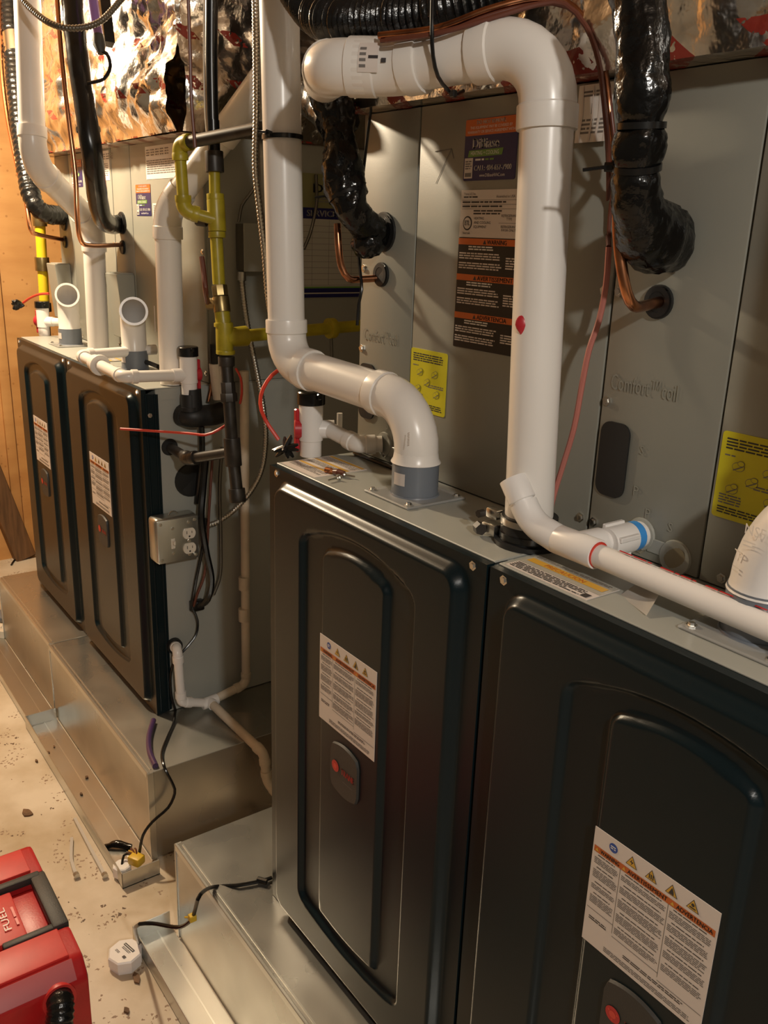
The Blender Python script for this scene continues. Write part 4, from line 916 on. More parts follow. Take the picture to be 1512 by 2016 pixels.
bm = BM(); tube(bm, smooth_path([(0.031, 0.105, 1.244), (0.036, 0.105, 1.207), (0.037, 0.110, 1.180), (0.043, 0.120, 1.162), (0.043, 0.145, 1.161), (0.049, 0.174, 1.163)], 0.008), 0.0058, 14)
o = mk('copper_tube', bm, 'copper'); tag(o, 'bent copper tube below the shiny line set by the vent pipe', 'copper tube', 'bare copper liquid lines')
# dark bundle the line sets come from
t = thing('line_bundle', 'dark taped bundle of lines behind the top of the bent vent pipe', 'line bundle', (-0.149, 0.203, 1.439))
bm = BM(); tube(bm, smooth_path([(-0.457, 0.318, 1.611), (-0.293, 0.244, 1.485), (-0.154, 0.196, 1.439), (-0.069, 0.167, 1.402)], 0.01), 0.034, 18, jit=0.2, jscale=30); mk('wrapping', bm, 'black_tape', t, 60)
# far line sets
P2 = [(-1.072, 0.073, 1.819), (-1.018, 0.057, 1.652), (-0.981, 0.054, 1.521), (-0.953, 0.057, 1.389), (-1.044, 0.095, 1.285), (-1.129, 0.135, 1.241), (-1.276, 0.210, 1.228), (-1.286, 0.237, 1.233)]
t, _ = lineset('smooth black line set over the far foil duct', P2, 0.0245, 'black_smooth', 0.05, 0.9, tape_r=0.0)
bm = BM(); tube(bm, smooth_path([(-1.232, 0.165, 1.242), (-1.263, 0.200, 1.232), (-1.286, 0.234, 1.233)], 0.006), 0.021, 18, jit=0.25, jscale=60); mk('tape_wad', bm, 'black_tape', t, 60)
zip_tie(V((-0.963, 0.055, 1.438)), V((-0.953, 0.057, 1.389)) - V((-0.981, 0.054, 1.521)), 0.0262, label='black zip tie round the smooth black line set', w=0.008)
bm = BM(); tube(bm, smooth_path([(-1.074, 0.039, 1.762), (-1.035, 0.028, 1.608), (-1.007, 0.025, 1.466), (-0.995, 0.028, 1.344), (-0.988, 0.024, 1.253), (-1.000, 0.031, 1.194), (-1.054, 0.072, 1.178), (-1.287, 0.240, 1.176)], 0.012), 0.0058, 12)
o = mk('copper_tube', bm, 'copper_bright'); tag(o, 'long copper tube running beside the smooth black line set', 'copper tube', 'bare copper liquid lines')
P1 = [(-2.196, 0.228, 2.051), (-2.066, 0.191, 1.817), (-1.937, 0.157, 1.592), (-1.838, 0.136, 1.435), (-1.744, 0.124, 1.306), (-1.731, 0.151, 1.258), (-1.803, 0.237, 1.250)]
t, _ = lineset('ribbed black line set against the plywood wall', P1, 0.030, 'black_jacket', 0.0, 0.9, ribs=(0.02, 0.14))
bm = BM(); tube(bm, smooth_path([(-2.145, 0.187, 1.976), (-2.025, 0.140, 1.717), (-1.943, 0.123, 1.544), (-1.814, 0.108, 1.388), (-1.747, 0.108, 1.283), (-1.718, 0.106, 1.208), (-1.743, 0.134, 1.191), (-1.832, 0.240, 1.175)], 0.015), 0.0068, 12)
o = mk('copper_tube', bm, 'copper_bright'); tag(o, 'orange lit copper tube beside the ribbed line set by the plywood wall', 'copper tube', 'bare copper liquid lines')
# silver tape wrap on the ribbed one
bm = BM(); a = V((-2.047, 0.190, 1.800)); b = V((-2.015, 0.183, 1.739)); tube(bm, [a, b], 0.0325, 18); o = mk('tape_wrap', bm, 'screw_metal'); tag(o, 'band of silver tape round the ribbed line set', 'tape')
# big black ribbed flexible hose above the turned pipe
bm = ribbed([(-0.008, 0.034, 1.592), (0.076, 0.023, 1.526), (0.169, 0.008, 1.492), (0.253, 0.028, 1.484), (0.322, 0.052, 1.486), (0.375, 0.099, 1.503), (0.406, 0.156, 1.531)], 0.029, 0.0085, 0.14, 24, wob=0.08)
o = mk('flex_hose', bm, 'black_jacket', None, 60); tag(o, 'thick shiny black ribbed hose above the turned white pipe', 'hose')
# lump of black tape above the thick line set
t = thing('tape_lump', 'ragged black tape hanging at the top beside the thick line set', 'tape', (0.468, 0.180, 1.485))
bm = BM(); tube(bm, smooth_path([(0.416, 0.170, 1.531), (0.451, 0.163, 1.497), (0.482, 0.163, 1.483), (0.505, 0.178, 1.487), (0.501, 0.222, 1.515)], 0.008), 0.021, 18, jit=0.5, jscale=45); mk('wad', bm, 'black_tape', t, 60)
# copper lines under the hose, curling down by the thick line set
for k, (dx, dy, m, s) in enumerate(((0, 0, 'copper', 'copper tube under the black ribbed hose, curving down beside the thick line set'), (-5, 7, 'brown_wire', 'brown wire following the copper tube under the black ribbed hose'))):
    r = 0.0042 if k == 0 else 0.0024
    pts = [V((0.294, -0.011, 1.454)), V((0.358, 0.025, 1.458)), V((0.404, 0.060, 1.475)), V((0.438, 0.096, 1.486)), V((0.463, 0.120, 1.483)), V((0.490, 0.133, 1.457)), V((0.509, 0.139, 1.421)), V((0.528, 0.137, 1.368)), V((0.531, 0.149, 1.317))]
    pts = [q + V(0.004, 0, -0.006) * k for q in pts] + ([V((0.606, 0.072, 1.283))] if k == 0 else [V((0.517, 0.168, 1.274)), V((0.516, 0.170, 1.246)), V((0.515, 0.176, 1.228))])
    cable('copper_tube' if k == 0 else 'wire', pts, r, m, s, 'copper tube' if k == 0 else 'wire', seg=12)
cable('wire', [(0.314, -0.015, 1.446), (0.373, 0.013, 1.449), (0.417, 0.049, 1.462), (0.454, 0.089, 1.477), (0.474, 0.109, 1.477), (0.496, 0.122, 1.454), (0.514, 0.127, 1.419), (0.529, 0.127, 1.372), (0.532, 0.137, 1.326), (0.512, 0.168, 1.286), (0.492, 0.194, 1.253), (0.536, 0.150, 1.226)], 0.003, 'brown_wire', 'reddish wire looping down between the tall pipe and the thick line set', 'wire')
cable('clear_tube', [(0.536, 0.150, 1.226), (0.536, 0.152, 1.184), (0.533, 0.150, 1.143), (0.531, 0.140, 1.108), (0.530, 0.135, 1.066), (0.529, 0.130, 1.016), (0.518, 0.130, 0.969), (0.512, 0.125, 0.929), (0.514, 0.115, 0.891)], 0.0036, 'pink_tube', 'thin pink plastic tube hanging behind the tall vent pipe', 'tube')
# black strap round the turned pipe and hose
pc = V((0.335, 0.051, 1.435)); 
cable('strap', [(0.366, 0.010, 1.493), (0.373, 0.006, 1.451), (0.368, 0.013, 1.427), (0.365, 0.024, 1.407), (0.362, 0.041, 1.396), (0.360, 0.054, 1.392), (0.349, 0.077, 1.399)], 0.0024, 'black_smooth', 'black strap slung round the turned white pipe', 'strap')
bm = BM(); c = V((0.368, 0.046, 1.391)); box(bm, c - V(0.004, 0.003, 0.004), c + V(0.004, 0.003, 0.004), 0.001, 1); o = mk('strap_buckle', bm, 'black_smooth'); tag(o, 'small black buckle of the strap under the turned pipe', 'buckle')
L = Label(V((0.301, -0.028, 1.415)), ((0.316, -0.015, 1.414)[0] - (0.305, -0.030, 1.414)[0], (0.316, -0.015, 1.414)[1] - (0.305, -0.030, 1.414)[1], 0), Z_) if False else None

# zip tie holding conduit to the dropping vent pipe
d = V(0.012, 0, -0.3); zip_tie((-0.061, 0.060, 1.369), V((-0.055, 0.060, 1.272)) - V((-0.068, 0.060, 1.547)), R2 + 0.0008, label='black zip tie round the dropping vent pipe', w=0.007, tail=(0.4, -0.9, 0.1))

# ------------------------------------------------------------------ flexible conduit and cables
def conduit(pts, r, m, label, pitch=0.007):
    o = mk('flex_conduit', ribbed(pts, r, pitch, 0.22, 10), m, None, 60); tag(o, label, 'conduit', 'flexible metal conduits'); return o
conduit([(-0.407, 0.197, 1.687), (-0.371, 0.179, 1.562), (-0.336, 0.160, 1.438), (-0.309, 0.143, 1.339), (-0.291, 0.142, 1.259), (-0.276, 0.143, 1.188), (-0.273, 0.147, 1.123), (-0.304, 0.174, 1.053)], 0.0065, 'steel_conduit', 'flexible metal conduit hanging beside the dropping vent pipe')
cable('cable', [(-0.443, 0.225, 1.699), (-0.395, 0.202, 1.534), (-0.362, 0.183, 1.415), (-0.336, 0.173, 1.297), (-0.322, 0.178, 1.205), (-0.309, 0.187, 1.091)], 0.007, 'dark_conduit', 'dark cable beside the flexible conduit at the dropping vent pipe')
conduit([(-0.725, 0.323, 1.121), (-0.715, 0.323, 1.068), (-0.700, 0.326, 0.997), (-0.685, 0.339, 0.900), (-0.675, 0.351, 0.813), (-0.670, 0.355, 0.736), (-0.675, 0.347, 0.657), (-0.685, 0.321, 0.598), (-0.700, 0.280, 0.549), (-0.715, 0.242, 0.520), (-0.722, 0.208, 0.510)], 0.0075, 'steel_conduit', 'flexible metal conduit swinging from the grey junction box to the outlet box')
conduit([(-1.045, -0.062, 1.730), (-0.995, -0.053, 1.685), (-0.918, -0.027, 1.640), (-0.883, 0.016, 1.632), (-0.878, 0.071, 1.654), (-0.896, 0.133, 1.716)], 0.0075, 'dark_conduit', 'flexible metal conduit sagging in front of the far foil duct')
# junction box on the side of the second coil cabinet
t = thing('junction_box', 'small grey junction box on the side of the coil cabinet behind the gas line', 'junction box', (-0.744, 0.33, 1.13))
bm = BM(); box(bm, (-0.7445, 0.318, 1.136), (-0.700, 0.392, 1.242), 0.003); mk('box', bm, 'dark_conduit', t)
bm = BM(); box(bm, (-0.700, 0.316, 1.134), (-0.697, 0.394, 1.244), 0.001, 1); mk('cover', bm, 'coil_paint', t)
bm = BM(); tube(bm, [V((-0.725, 0.323, 1.112)), V((-0.725, 0.324, 1.132))], 0.011, 12); mk('connector', bm, 'steel_conduit', t)
cable('cable', [(-0.720, 0.315, 1.246), (-0.715, 0.321, 1.282), (-0.710, 0.337, 1.305), (-0.700, 0.373, 1.356)], 0.004, 'dark_conduit', 'dark cable rising from the small grey junction box')
# hanging cables by the far foil duct
cable('cable', [(-0.464, 0.090, 1.663), (-0.463, 0.090, 1.545), (-0.463, 0.090, 1.458), (-0.453, 0.090, 1.377)], 0.0035, 'brown_wire', 'thin brown cable hanging in front of the far foil duct')
cable('cable', [(-0.549, 0.165, 1.690), (-0.561, 0.165, 1.549), (-0.562, 0.165, 1.460), (-0.557, 0.165, 1.417)], 0.0036, 'outlet_white', 'thin white cable hanging beside the black gas hose')
bm = BM(); tube(bm, smooth_path([(-0.529, 0.170, 1.705), (-0.540, 0.170, 1.565), (-0.542, 0.170, 1.459), V((-0.541, 0.170, 1.388))], 0.02), 0.0125, 14); o = mk('gas_hose', bm, 'black_smooth'); tag(o, 'straight black hose dropping onto the yellow gas line', 'hose')
cable('wire', [(0.035, 0.164, 1.430), (0.049, 0.149, 1.399), (0.069, 0.129, 1.347), (0.076, 0.120, 1.311)], 0.0022, 'black_smooth', 'thin black wire hanging below the turned white pipe', 'wire')
cable('wire', [(-0.735, 0.535, 1.362), (-0.700, 0.516, 1.296), (-0.680, 0.488, 1.230), (-0.670, 0.463, 1.189)], 0.0042, 'dark_conduit', 'dark wire hanging in front of the service chart', 'wire')
cable('wire', [(0.035, 0.144, 1.195), (0.048, 0.139, 1.169), (0.060, 0.134, 1.146), (0.055, 0.132, 1.122), (0.054, 0.131, 1.090)], 0.0026, 'black_smooth', 'thin black wire hanging past the copper tube by the vent pipe', 'wire')
# purple and black plug hanging before the foil
t = thing('cord_plug', 'purple and black cord plug hanging before the far foil duct', 'plug', (-0.932, 0.088, 1.624))
bm = BM(); tube(bm, smooth_path([(-0.980, 0.087, 1.743), (-0.960, 0.084, 1.689), (-0.944, 0.083, 1.645), (-0.933, 0.083, 1.618)], 0.01), 0.012, 14); mk('grip', bm, 'purple_light', t)
bm = BM(); tube(bm, [V((-0.940, 0.083, 1.635)), V((-0.933, 0.082, 1.615)), V((-0.925, 0.083, 1.597))], [0.013, 0.014, 0.008], 14); mk('plug_body', bm, 'tool_dark', t)
bm = BM(); tube(bm, smooth_path([(-0.926, 0.083, 1.602), (-0.917, 0.093, 1.596), (-0.909, 0.096, 1.581), (-0.914, 0.096, 1.563), (-0.927, 0.087, 1.546), (-0.936, 0.072, 1.539), (-0.947, 0.055, 1.535)], 0.01), 0.0042, 8); mk('lead', bm, 'black_smooth', t)
t = thing('black_strap_block', 'flat black block hanging beside the purple plug', 'block', (-0.950, 0.113, 1.651)); bm = BM(); a, b = V((-0.997, 0.121, 1.719)), V((-0.964, 0.115, 1.624)); tube(bm, [a, b], 0.0165, 4); mk('block', bm, 'black_smooth', t, 20)

# wire loom beside the second furnace
for k, (r, m, s) in enumerate(((0.009, 'black_smooth', 'thick black cable loom looping down the grey furnace side'), (0.004, 'black_smooth', 'thin black cable looping down the grey furnace side'), (0.0035, 'brown_wire', 'brown wire looping down the grey furnace side'), (0.005, 'dark_conduit', 'dark cable crossing the grey furnace side behind the gas riser'))):
    pts = ([(-0.700, 0.207, 0.708), (-0.700, 0.196, 0.619), (-0.690, 0.184, 0.544), (-0.690, 0.194, 0.455), (-0.690, 0.206, 0.377), (-0.700, 0.198, 0.319), (-0.725, 0.186, 0.295)],
           [(-0.710, 0.205, 0.535), (-0.710, 0.193, 0.456), (-0.715, 0.176, 0.375), (-0.725, 0.167, 0.310), (-0.735, 0.167, 0.284)],
           [(-0.700, 0.223, 0.693), (-0.695, 0.208, 0.565), (-0.700, 0.195, 0.404), (-0.712, 0.176, 0.334), (-0.730, 0.171, 0.291)],
           [(-0.720, 0.259, 0.710), (-0.715, 0.247, 0.608), (-0.710, 0.244, 0.474), (-0.710, 0.240, 0.377), (-0.715, 0.222, 0.322)])[k]
    cable('cable', pts, r, m, s)
bm = BM(); c = V((-0.735, 0.180, 0.293)); box(bm, c - V(0.012, 0.014, 0.014), c + V(0.010, 0.022, 0.014), 0.004); o = mk('cable_clamp', bm, 'black_smooth'); tag(o, 'black clamp gathering the looped cables on the furnace side', 'clamp')
cable('wire', [(-0.728, 0.170, 0.287), (-0.725, 0.180, 0.254), (-0.720, 0.172, 0.217), (-0.715, 0.141, 0.189), (-0.720, 0.112, 0.160), (-0.730, 0.102, 0.114), (-0.730, 0.102, 0.054), (-0.720, 0.107, 0.016)], 0.0032, 'black_smooth', 'thin black wire from the clamp down behind the white drain elbow', 'wire')
for k, (a, b, m) in enumerate(((((-0.725, 0.244, 0.949)), ((-0.720, 0.225, 0.828)), 'copper'), (((-0.730, 0.259, 1.008)), ((-0.720, 0.234, 0.840)), 'brown_wire'), (((-0.740, 0.275, 1.043)), ((-0.725, 0.249, 0.838)), 'black_smooth'))):
    cable('wire', [a, V(a).lerp(V(b), 0.5) + V(0.004, 0.004, 0), b], 0.0042, m, ('copper-coloured', 'brown', 'black')[k] + ' wire running down behind the black gas riser', 'wire')
# red wires
cable('wire', [(-0.724, 0.006, 0.781), (-0.670, 0.062, 0.781), (-0.602, 0.119, 0.783), (-0.569, 0.147, 0.783), (-0.555, 0.172, 0.795), (-0.556, 0.194, 0.805)], 0.0032, 'red_wire', 'red wire sticking out across the grey furnace side', 'wire')
cable('wire', [(-0.660, 0.270, 0.914), (-0.655, 0.281, 0.890), (-0.655, 0.283, 0.853), (-0.660, 0.280, 0.828)], 0.003, 'red_wire', 'short red wire bowed behind the black gas riser', 'wire')
t = thing('wire_lead', 'red wire lead with black plug beside the furnace top', 'wire', (-0.030, 0.045, 0.881))
cable_part(t, 'wire', [(-0.100, 0.081, 1.004), (-0.090, 0.055, 0.994), (-0.080, 0.032, 0.974), (-0.070, 0.021, 0.951), (-0.050, 0.019, 0.928), (-0.030, 0.034, 0.895)], 0.0033, 'red_wire')
bm = BM(); c = V((-0.028, 0.046, 0.880)); 
for k in range(14):
    d = V(random.uniform(-1, 1), random.uniform(-1, 1), random.uniform(-1, 1)).normalized(); tube(bm, [c, c + d * 0.014, c + d * random.uniform(0.018, 0.026)], [0.006, 0.0042, 0.002], 6)
mk('plug', bm, 'black_smooth', t)
t = thing('wire_lead', 'red wire lead with black connector in front of the plywood wall', 'wire', (-1.872, 0.086, 0.966))
cable_part(t, 'wire', [(-1.717, 0.145, 1.012), (-1.754, 0.127, 1.008), (-1.800, 0.110, 0.994), (-1.842, 0.096, 0.975)], 0.004, 'red_wire')
bm = BM(); c = V((-1.872, 0.086, 0.966)); 
for k in range(9): d = V(random.uniform(-1, 1), random.uniform(-1, 1), random.uniform(-1, 1)).normalized(); tube(bm, [c, c + d * 0.012, c + d * 0.022], [0.012, 0.010, 0.003], 6)
mk('connector', bm, 'black_smooth', t)
# shut-off lever lying on the third furnace top behind the collar, screws and glass fuse
t = thing('test_lead', 'black lead with red end lying on the furnace top behind the grey collar', 'test lead', (0.16, 0.15, 0.868))
cable_part(t, 'lead', [(0.02, 0.155, 0.869), (0.08, 0.152, 0.870), (0.15, 0.155, 0.869), (0.19, 0.150, 0.872)], 0.004, 'black_smooth')
bm = BM(); tube(bm, [(0.185, 0.150, 0.872), (0.225, 0.140, 0.873)], 0.008, 10); mk('red_end', bm, 'red_plastic', t)
for c, d, s in (((0.128, 0.060, 0.869), (1, 0.5, 0), 'loose screw lying on the furnace top by the amber sticker'), ((0.140, 0.045, 0.869), (0.2, -1, 0), 'short loose screw on the furnace top near the door edge')):
    c, d = V(c), V(d).normalized(); bm = BM(); tube(bm, [c, c + d * 0.002, c + d * 0.002, c + d * 0.004, c + d * 0.004, c + d * 0.022], [0.006, 0.006, 0.0042, 0.0042, 0.002, 0.0014], 8)
    o = mk('screw', bm, 'screw_metal', None, 25); tag(o, s, 'screw')
bm = BM(); c = V(0.112, 0.052, 0.871); tube(bm, [c, c + V(0.008, 0.004, 0), c + V(0.008, 0.004, 0), c + V(0.02, 0.008, 0)], [0.003, 0.006, 0.006, 0.0045], 10); o = mk('wire_nut', bm, 'brown_wire'); tag(o, 'dull red wire nut lying on the furnace top', 'wire nut')
bm = BM(); c = V(0.094, 0.050, 0.870); tube(bm, [c, c + V(0.01, 0.004, 0)], 0.005, 10); o = mk('wire_nut', bm, 'copper'); tag(o, 'copper-coloured wire nut lying on the furnace top', 'wire nut')
# lever handle on the second furnace top
t = thing('clamp_knob', 'black knob lever on the grey collar of the open elbow near the outlet-box furnace', 'knob', (-1.068, 0.185, 0.880))
bm = BM(); c = V((-1.032, 0.176, 0.887)); bmesh.ops.create_icosphere(bm, subdivisions=2, radius=0.012, matrix=Matrix.Translation(c)); mk('knob', bm, 'black_smooth', t)
bm = BM(); tube(bm, smooth_path([c, V((-0.988, 0.182, 0.888)), V((-0.932, 0.187, 0.885))]), 0.006, 8); mk('lever', bm, 'rubber', t)

# ------------------------------------------------------------------ outlet box on the side of the second furnace
t = thing('outlet_box', 'steel outlet box with switch and white double receptacle on the furnace side', 'outlet box', (-0.745, 0.14, 0.43))
y0, y1, z0, z1 = 0.066, 0.178, 0.440, 0.556; xf = -0.690
bm = BM(); box(bm, (-0.7448, y0, z0), (xf - 0.004, y1, z1), 0.010, 3); mk('box', bm, 'galvanised', t)
bm = BM(); box(bm, (xf - 0.003, y0 + 0.003, z0 + 0.003), (xf, y1 - 0.003, z1 - 0.003), 0.0018, 2); mk('cover_plate', bm, 'galv_edge', t)
for (yy, zz) in ((y0 + 0.012, z1 - 0.012), (y1 - 0.012, z1 - 0.012), (y0 + 0.012, z0 + 0.012), (y1 - 0.012, z0 + 0.012), (y0 + 0.042, z1 - 0.026), (y0 + 0.042, z0 + 0.026), (y1 - 0.028, z1 - 0.016), (y1 - 0.028, z0 + 0.016), (y1 - 0.028, 0.4915)): screw(t, (xf, yy, zz), (1, 0, 0), 0.003, 0.0025)
bm = BM(); box(bm, (xf - 0.001, y0 + 0.037, 0.478), (xf + 0.0015, y0 + 0.047, 0.504), 0.0005, 1); mk('switch_plate', bm, 'outlet_white', t)
bm = BM(); box(bm, (xf, y0 + 0.0395, 0.490), (xf + 0.012, y0 + 0.0445, 0.499), 0.001, 1); mk('switch_lever', bm, 'outlet_white', t)
for zc in (0.511, 0.472):
    yc = y1 - 0.028; bm = BM(); pts = [(yc + 0.0165 * math.cos(a) , zc + max(-0.0135, min(0.0135, 0.0165 * math.sin(a)))) for a in [2 * math.pi * k / 28 for k in range(28)]]
    fc = bm.faces.new([bm.verts.new((xf, a, b)) for a, b in pts]); e = bmesh.ops.extrude_face_region(bm, geom=[fc])
    for v in e['geom']:
        if isinstance(v, bmesh.types.BMVert): v.co.x += 0.003
    bmesh.ops.recalc_face_normals(bm, faces=bm.faces); rc = mk('receptacle', bm, 'outlet_white', t, 30)
    L = Label((xf + 0.003, 0, 0), Y_, Z_, 0.0); L.rect(yc - 0.0075, zc - 0.001, yc - 0.0058, zc + 0.007, 'print_dark', 1); L.rect(yc + 0.0058, zc - 0.0002, yc + 0.0075, zc + 0.006, 'print_dark', 1); L.disk(yc, zc - 0.0075, 0.0024, 'print_dark', 1); L.done('slots', rc)
bm = BM(); tube(bm, smooth_path([(-0.72, y0 + 0.045, z1 - 0.002), (-0.72, y0 + 0.05, z1 + 0.006), (-0.72, y0 + 0.062, z1 + 0.006), (-0.72, y0 + 0.07, z1 - 0.002)], 0.004), 0.002, 6); mk('knockout_wire', bm, 'screw_metal', t)
bm = BM(); tube(bm, [(-0.722, y1 - 0.002, 0.525), (-0.722, y1 + 0.018, 0.527)], 0.011, 12); mk('conduit_connector', bm, 'steel_conduit', t)

# ------------------------------------------------------------------ floor things
# cord and sensor of the second furnace pan
cable('cord', [(-0.715, 0.105, 0.019), (-0.676, 0.082, 0.005), (-0.628, 0.047, 0.005), (-0.570, 0.008, 0.006), (-0.519, -0.010, 0.008), (-0.500, -0.010, -0.005), (-0.490, 0.001, -0.039), (-0.485, 0.002, -0.060), (-0.485, -0.016, -0.093), (-0.485, -0.056, -0.116), (-0.485, -0.081, -0.144), (-0.494, -0.090, -0.200)], 0.0035, 'black_smooth', 'thin black cord draped over the plenum corner down to the yellow connector', 'cord')
t = thing('hose_piece', 'short cut of dark purple hose leaning on the plenum corner', 'hose', (-0.544, -0.027, 0.004))
bm = BM(); tube(bm, smooth_path([(-0.715, 0.044, 0.008), (-0.648, 0.006, 0.008), (-0.583, -0.018, 0.008), (-0.522, -0.028, 0.006)], 0.008), 0.0072, 12); mk('hose', bm, 'purple_hose', t)
t = thing('leak_sensor', 'white leak sensor with yellow connector in the corner of the long drain pan', 'sensor', (-0.519, -0.106, -0.236))
c = V((-0.499, -0.131, -0.215)); bm = BM(); tube(bm, [c - V(0, 0, 0.024), c, c + V(0, 0, 0.002)], [0.022, 0.022, 0.019], 8); mk('puck', bm, 'pvc_new', t, 25)
c2 = V((-0.480, -0.100, -0.200)); bm = BM(); box(bm, c2 - V(0.018, 0.014, 0.012), c2 + V(0.014, 0.012, 0.010), 0.003, rot=Matrix.Rotation(0.5, 3, 'Z')); mk('connector', bm, 'yellow_wire', t)
for k in range(5): cable_part(t, 'lead', [c2, c2 + V(-0.015, 0.002 * k - 0.004, 0.006 + 0.002 * k), c2 + V(-0.035, 0.005 * k - 0.012, 0.004 * (k % 3))], 0.0022, 'amber_print' if k % 2 else 'brown_wire', seg=6)
cable_part(t, 'cord_end', [c + V(0, 0, 0.0), c + V(-0.012, 0.01, 0.014), c + V(0.0, 0.02, 0.022), c + V(0.02, 0.02, 0.02)], 0.003, 'black_smooth', seg=8)
bm = BM(); tube(bm, smooth_path([(-0.611, -0.134, -0.238), (-0.599, -0.109, -0.232), (-0.573, -0.082, -0.236)], 0.008), 0.008, 8, jit=0.5, jscale=60); o = mk('tape_scrap', bm, 'black_tape', None, 60); tag(o, 'crumpled scrap of black tape in the long drain pan', 'scrap')
# sensor puck near the toolbox
t = thing('leak_sensor', 'white octagonal leak sensor puck with printed label on the floor', 'sensor', (-0.258, -0.215, -0.246))
c = V((-0.243, -0.217, -0.215)); bm = BM(); tube(bm, [(c.x, c.y, FZ), (c.x, c.y, FZ + 0.008), (c.x, c.y, FZ + 0.008), c - V(0, 0, 0.003), c], [0.034, 0.034, 0.036, 0.036, 0.033], 8); mk('puck', bm, 'pvc_new', t, 25)
L = Label(c + V(-0.012, -0.02, 0.0), (1, 0.25, 0), (-0.25, 1, 0)); L.rect(0.0, 0.024, 0.032, 0.030, 'print_dark', 1); L.rect(0.002, 0.026, 0.030, 0.0272, 'pvc_new', 2); L.para(0.004, 0.014, 0.03, 0.022, 0.003, 'print_grey', 1); L.para(0.0, 0.002, 0.012, 0.008, 0.0028, 'print_grey', 1); L.rect(0.026, 0.002, 0.034, 0.008, 'print_dark', 1); L.done('printed_label', t)
cable_part(t, 'cord', [c + V(0.0, 0.030, 0.003), (-0.084, -0.243, -0.016), (-0.051, -0.223, 0.006), (0.009, -0.198, 0.031), (0.050, -0.189, 0.074), (0.065, -0.187, 0.107), (0.079, -0.183, 0.146), (-0.076, -0.089, 0.006), (-0.053, -0.046, 0.006), (-0.039, -0.003, 0.006), (-0.036, 0.018, 0.006)], 0.0036, 'black_smooth')
bm = BM(); k = V((-0.037, -0.003, 0.008)); tube(bm, [k - V(0.008, 0.006, 0), k + V(0.008, 0.006, 0)], 0.006, 8); mk('cord_knot', bm, 'black_smooth', t)
bm = BM(); k = V((0.058, -0.190, 0.086)); box(bm, k - V(0.006, 0.006, 0.006), k + V(0.006, 0.006, 0.006), 0.001, 1); tube(bm, [k, k + V(-0.02, -0.005, -0.012)], 0.0018, 6); mk('cord_clip', bm, 'yellow_wire', t)
# cut metal strips
for pts, s, r in ((((-0.764, -0.161, -0.240), (-0.634, -0.165, -0.240), (-0.515, -0.168, -0.240)), 'long thin metal strip lying along the drain pan', 0.005), (((-0.692, -0.191, -0.240), (-0.609, -0.217, -0.240), (-0.552, -0.223, -0.240)), 'short bent metal strip on the floor near the red tool', 0.005)):
    t = thing('metal_strip', s, 'metal strip', pts[1], 'cut metal strips on the floor')
    bm = BM(); P = smooth_path(pts, 0.02); tube(bm, P, r, 4); mk('strip', bm, 'zinc', t, 20)
    bm = BM(); tube(bm, [P[-1] - V(0.004, 0, -0.002), P[-1] + V(0.006, 0, 0.002)], r * 1.5, 6); mk('strip_end', bm, 'galv_edge', t, 20)
# roll of white tape by the far pan, bits of debris
t = thing('tape_roll', 'small white tape roll in front of the far plenum', 'tape roll', (-2.003, -0.027, -0.240))
c = V((-1.988, -0.030, -0.225)); bm = BM(); tube(bm, [c - V(0, 0, 0.018), c - V(0, 0, 0.018), c + V(0, 0, 0.008), c + V(0, 0, 0.008), c - V(0, 0, 0.014)], [0.02, 0.042, 0.042, 0.022, 0.02], 24); mk('roll', bm, 'outlet_white', t)
bm = BM(); c = V((-2.125, -0.012, -0.235)); box(bm, c - V(0.05, 0.03, 0.008), c + V(0.03, 0.03, 0.012), 0.004, rot=Matrix.Rotation(0.4, 3, 'Z')); o = mk('plastic_scrap', bm, 'collar_grey'); tag(o, 'grey plastic scrap behind the small white tape roll', 'scrap')
# chips of debris on the floor and pans
DL = ('large flat brown flake of debris on the concrete floor', 'brown chip in the long drain pan near its end wall', 'dark scuffed chip beside the white octagonal sensor', 'small brown chip close to the pan end wall', 'small brown chip midway along the long drain pan', 'tiny brown chip on the floor beside the long drain pan', 'dark chip in the long drain pan near the metal strip', 'dark chip on the floor beyond the sensor puck, by the near pan')
for k, (px) in enumerate(((-0.860, -0.253, -0.244), (-1.108, -0.130, -0.242), (-0.190, -0.215, -0.243), (-1.130, -0.107, -0.242), (-0.859, -0.114, -0.240), (-1.084, -0.170, -0.242), (-0.927, -0.078, -0.240), (-0.123, -0.259, -0.243))):
    bm = BM(); c = V(px); n = 7; s = (0.022, 0.008, 0.014, 0.006, 0.006, 0.006, 0.007, 0.008)[k]
    top = [bm.verts.new(c + V(math.cos(a) * s * random.uniform(0.6, 1.3), math.sin(a) * s * 0.55 * random.uniform(0.6, 1.3), random.uniform(0.0015, 0.003))) for a in [2 * math.pi * i / n for i in range(n)]]
    bot = [bm.verts.new((v.co.x, v.co.y, c.z - 0.002)) for v in top]; bm.faces.new(top)
    for i in range(n): bm.faces.new((top[i], bot[i], bot[(i + 1) % n], top[(i + 1) % n]))
    o = mk('debris_chip', bm, 'wood_stud', None, 20); tag(o, DL[k], 'debris', 'brown debris chips')
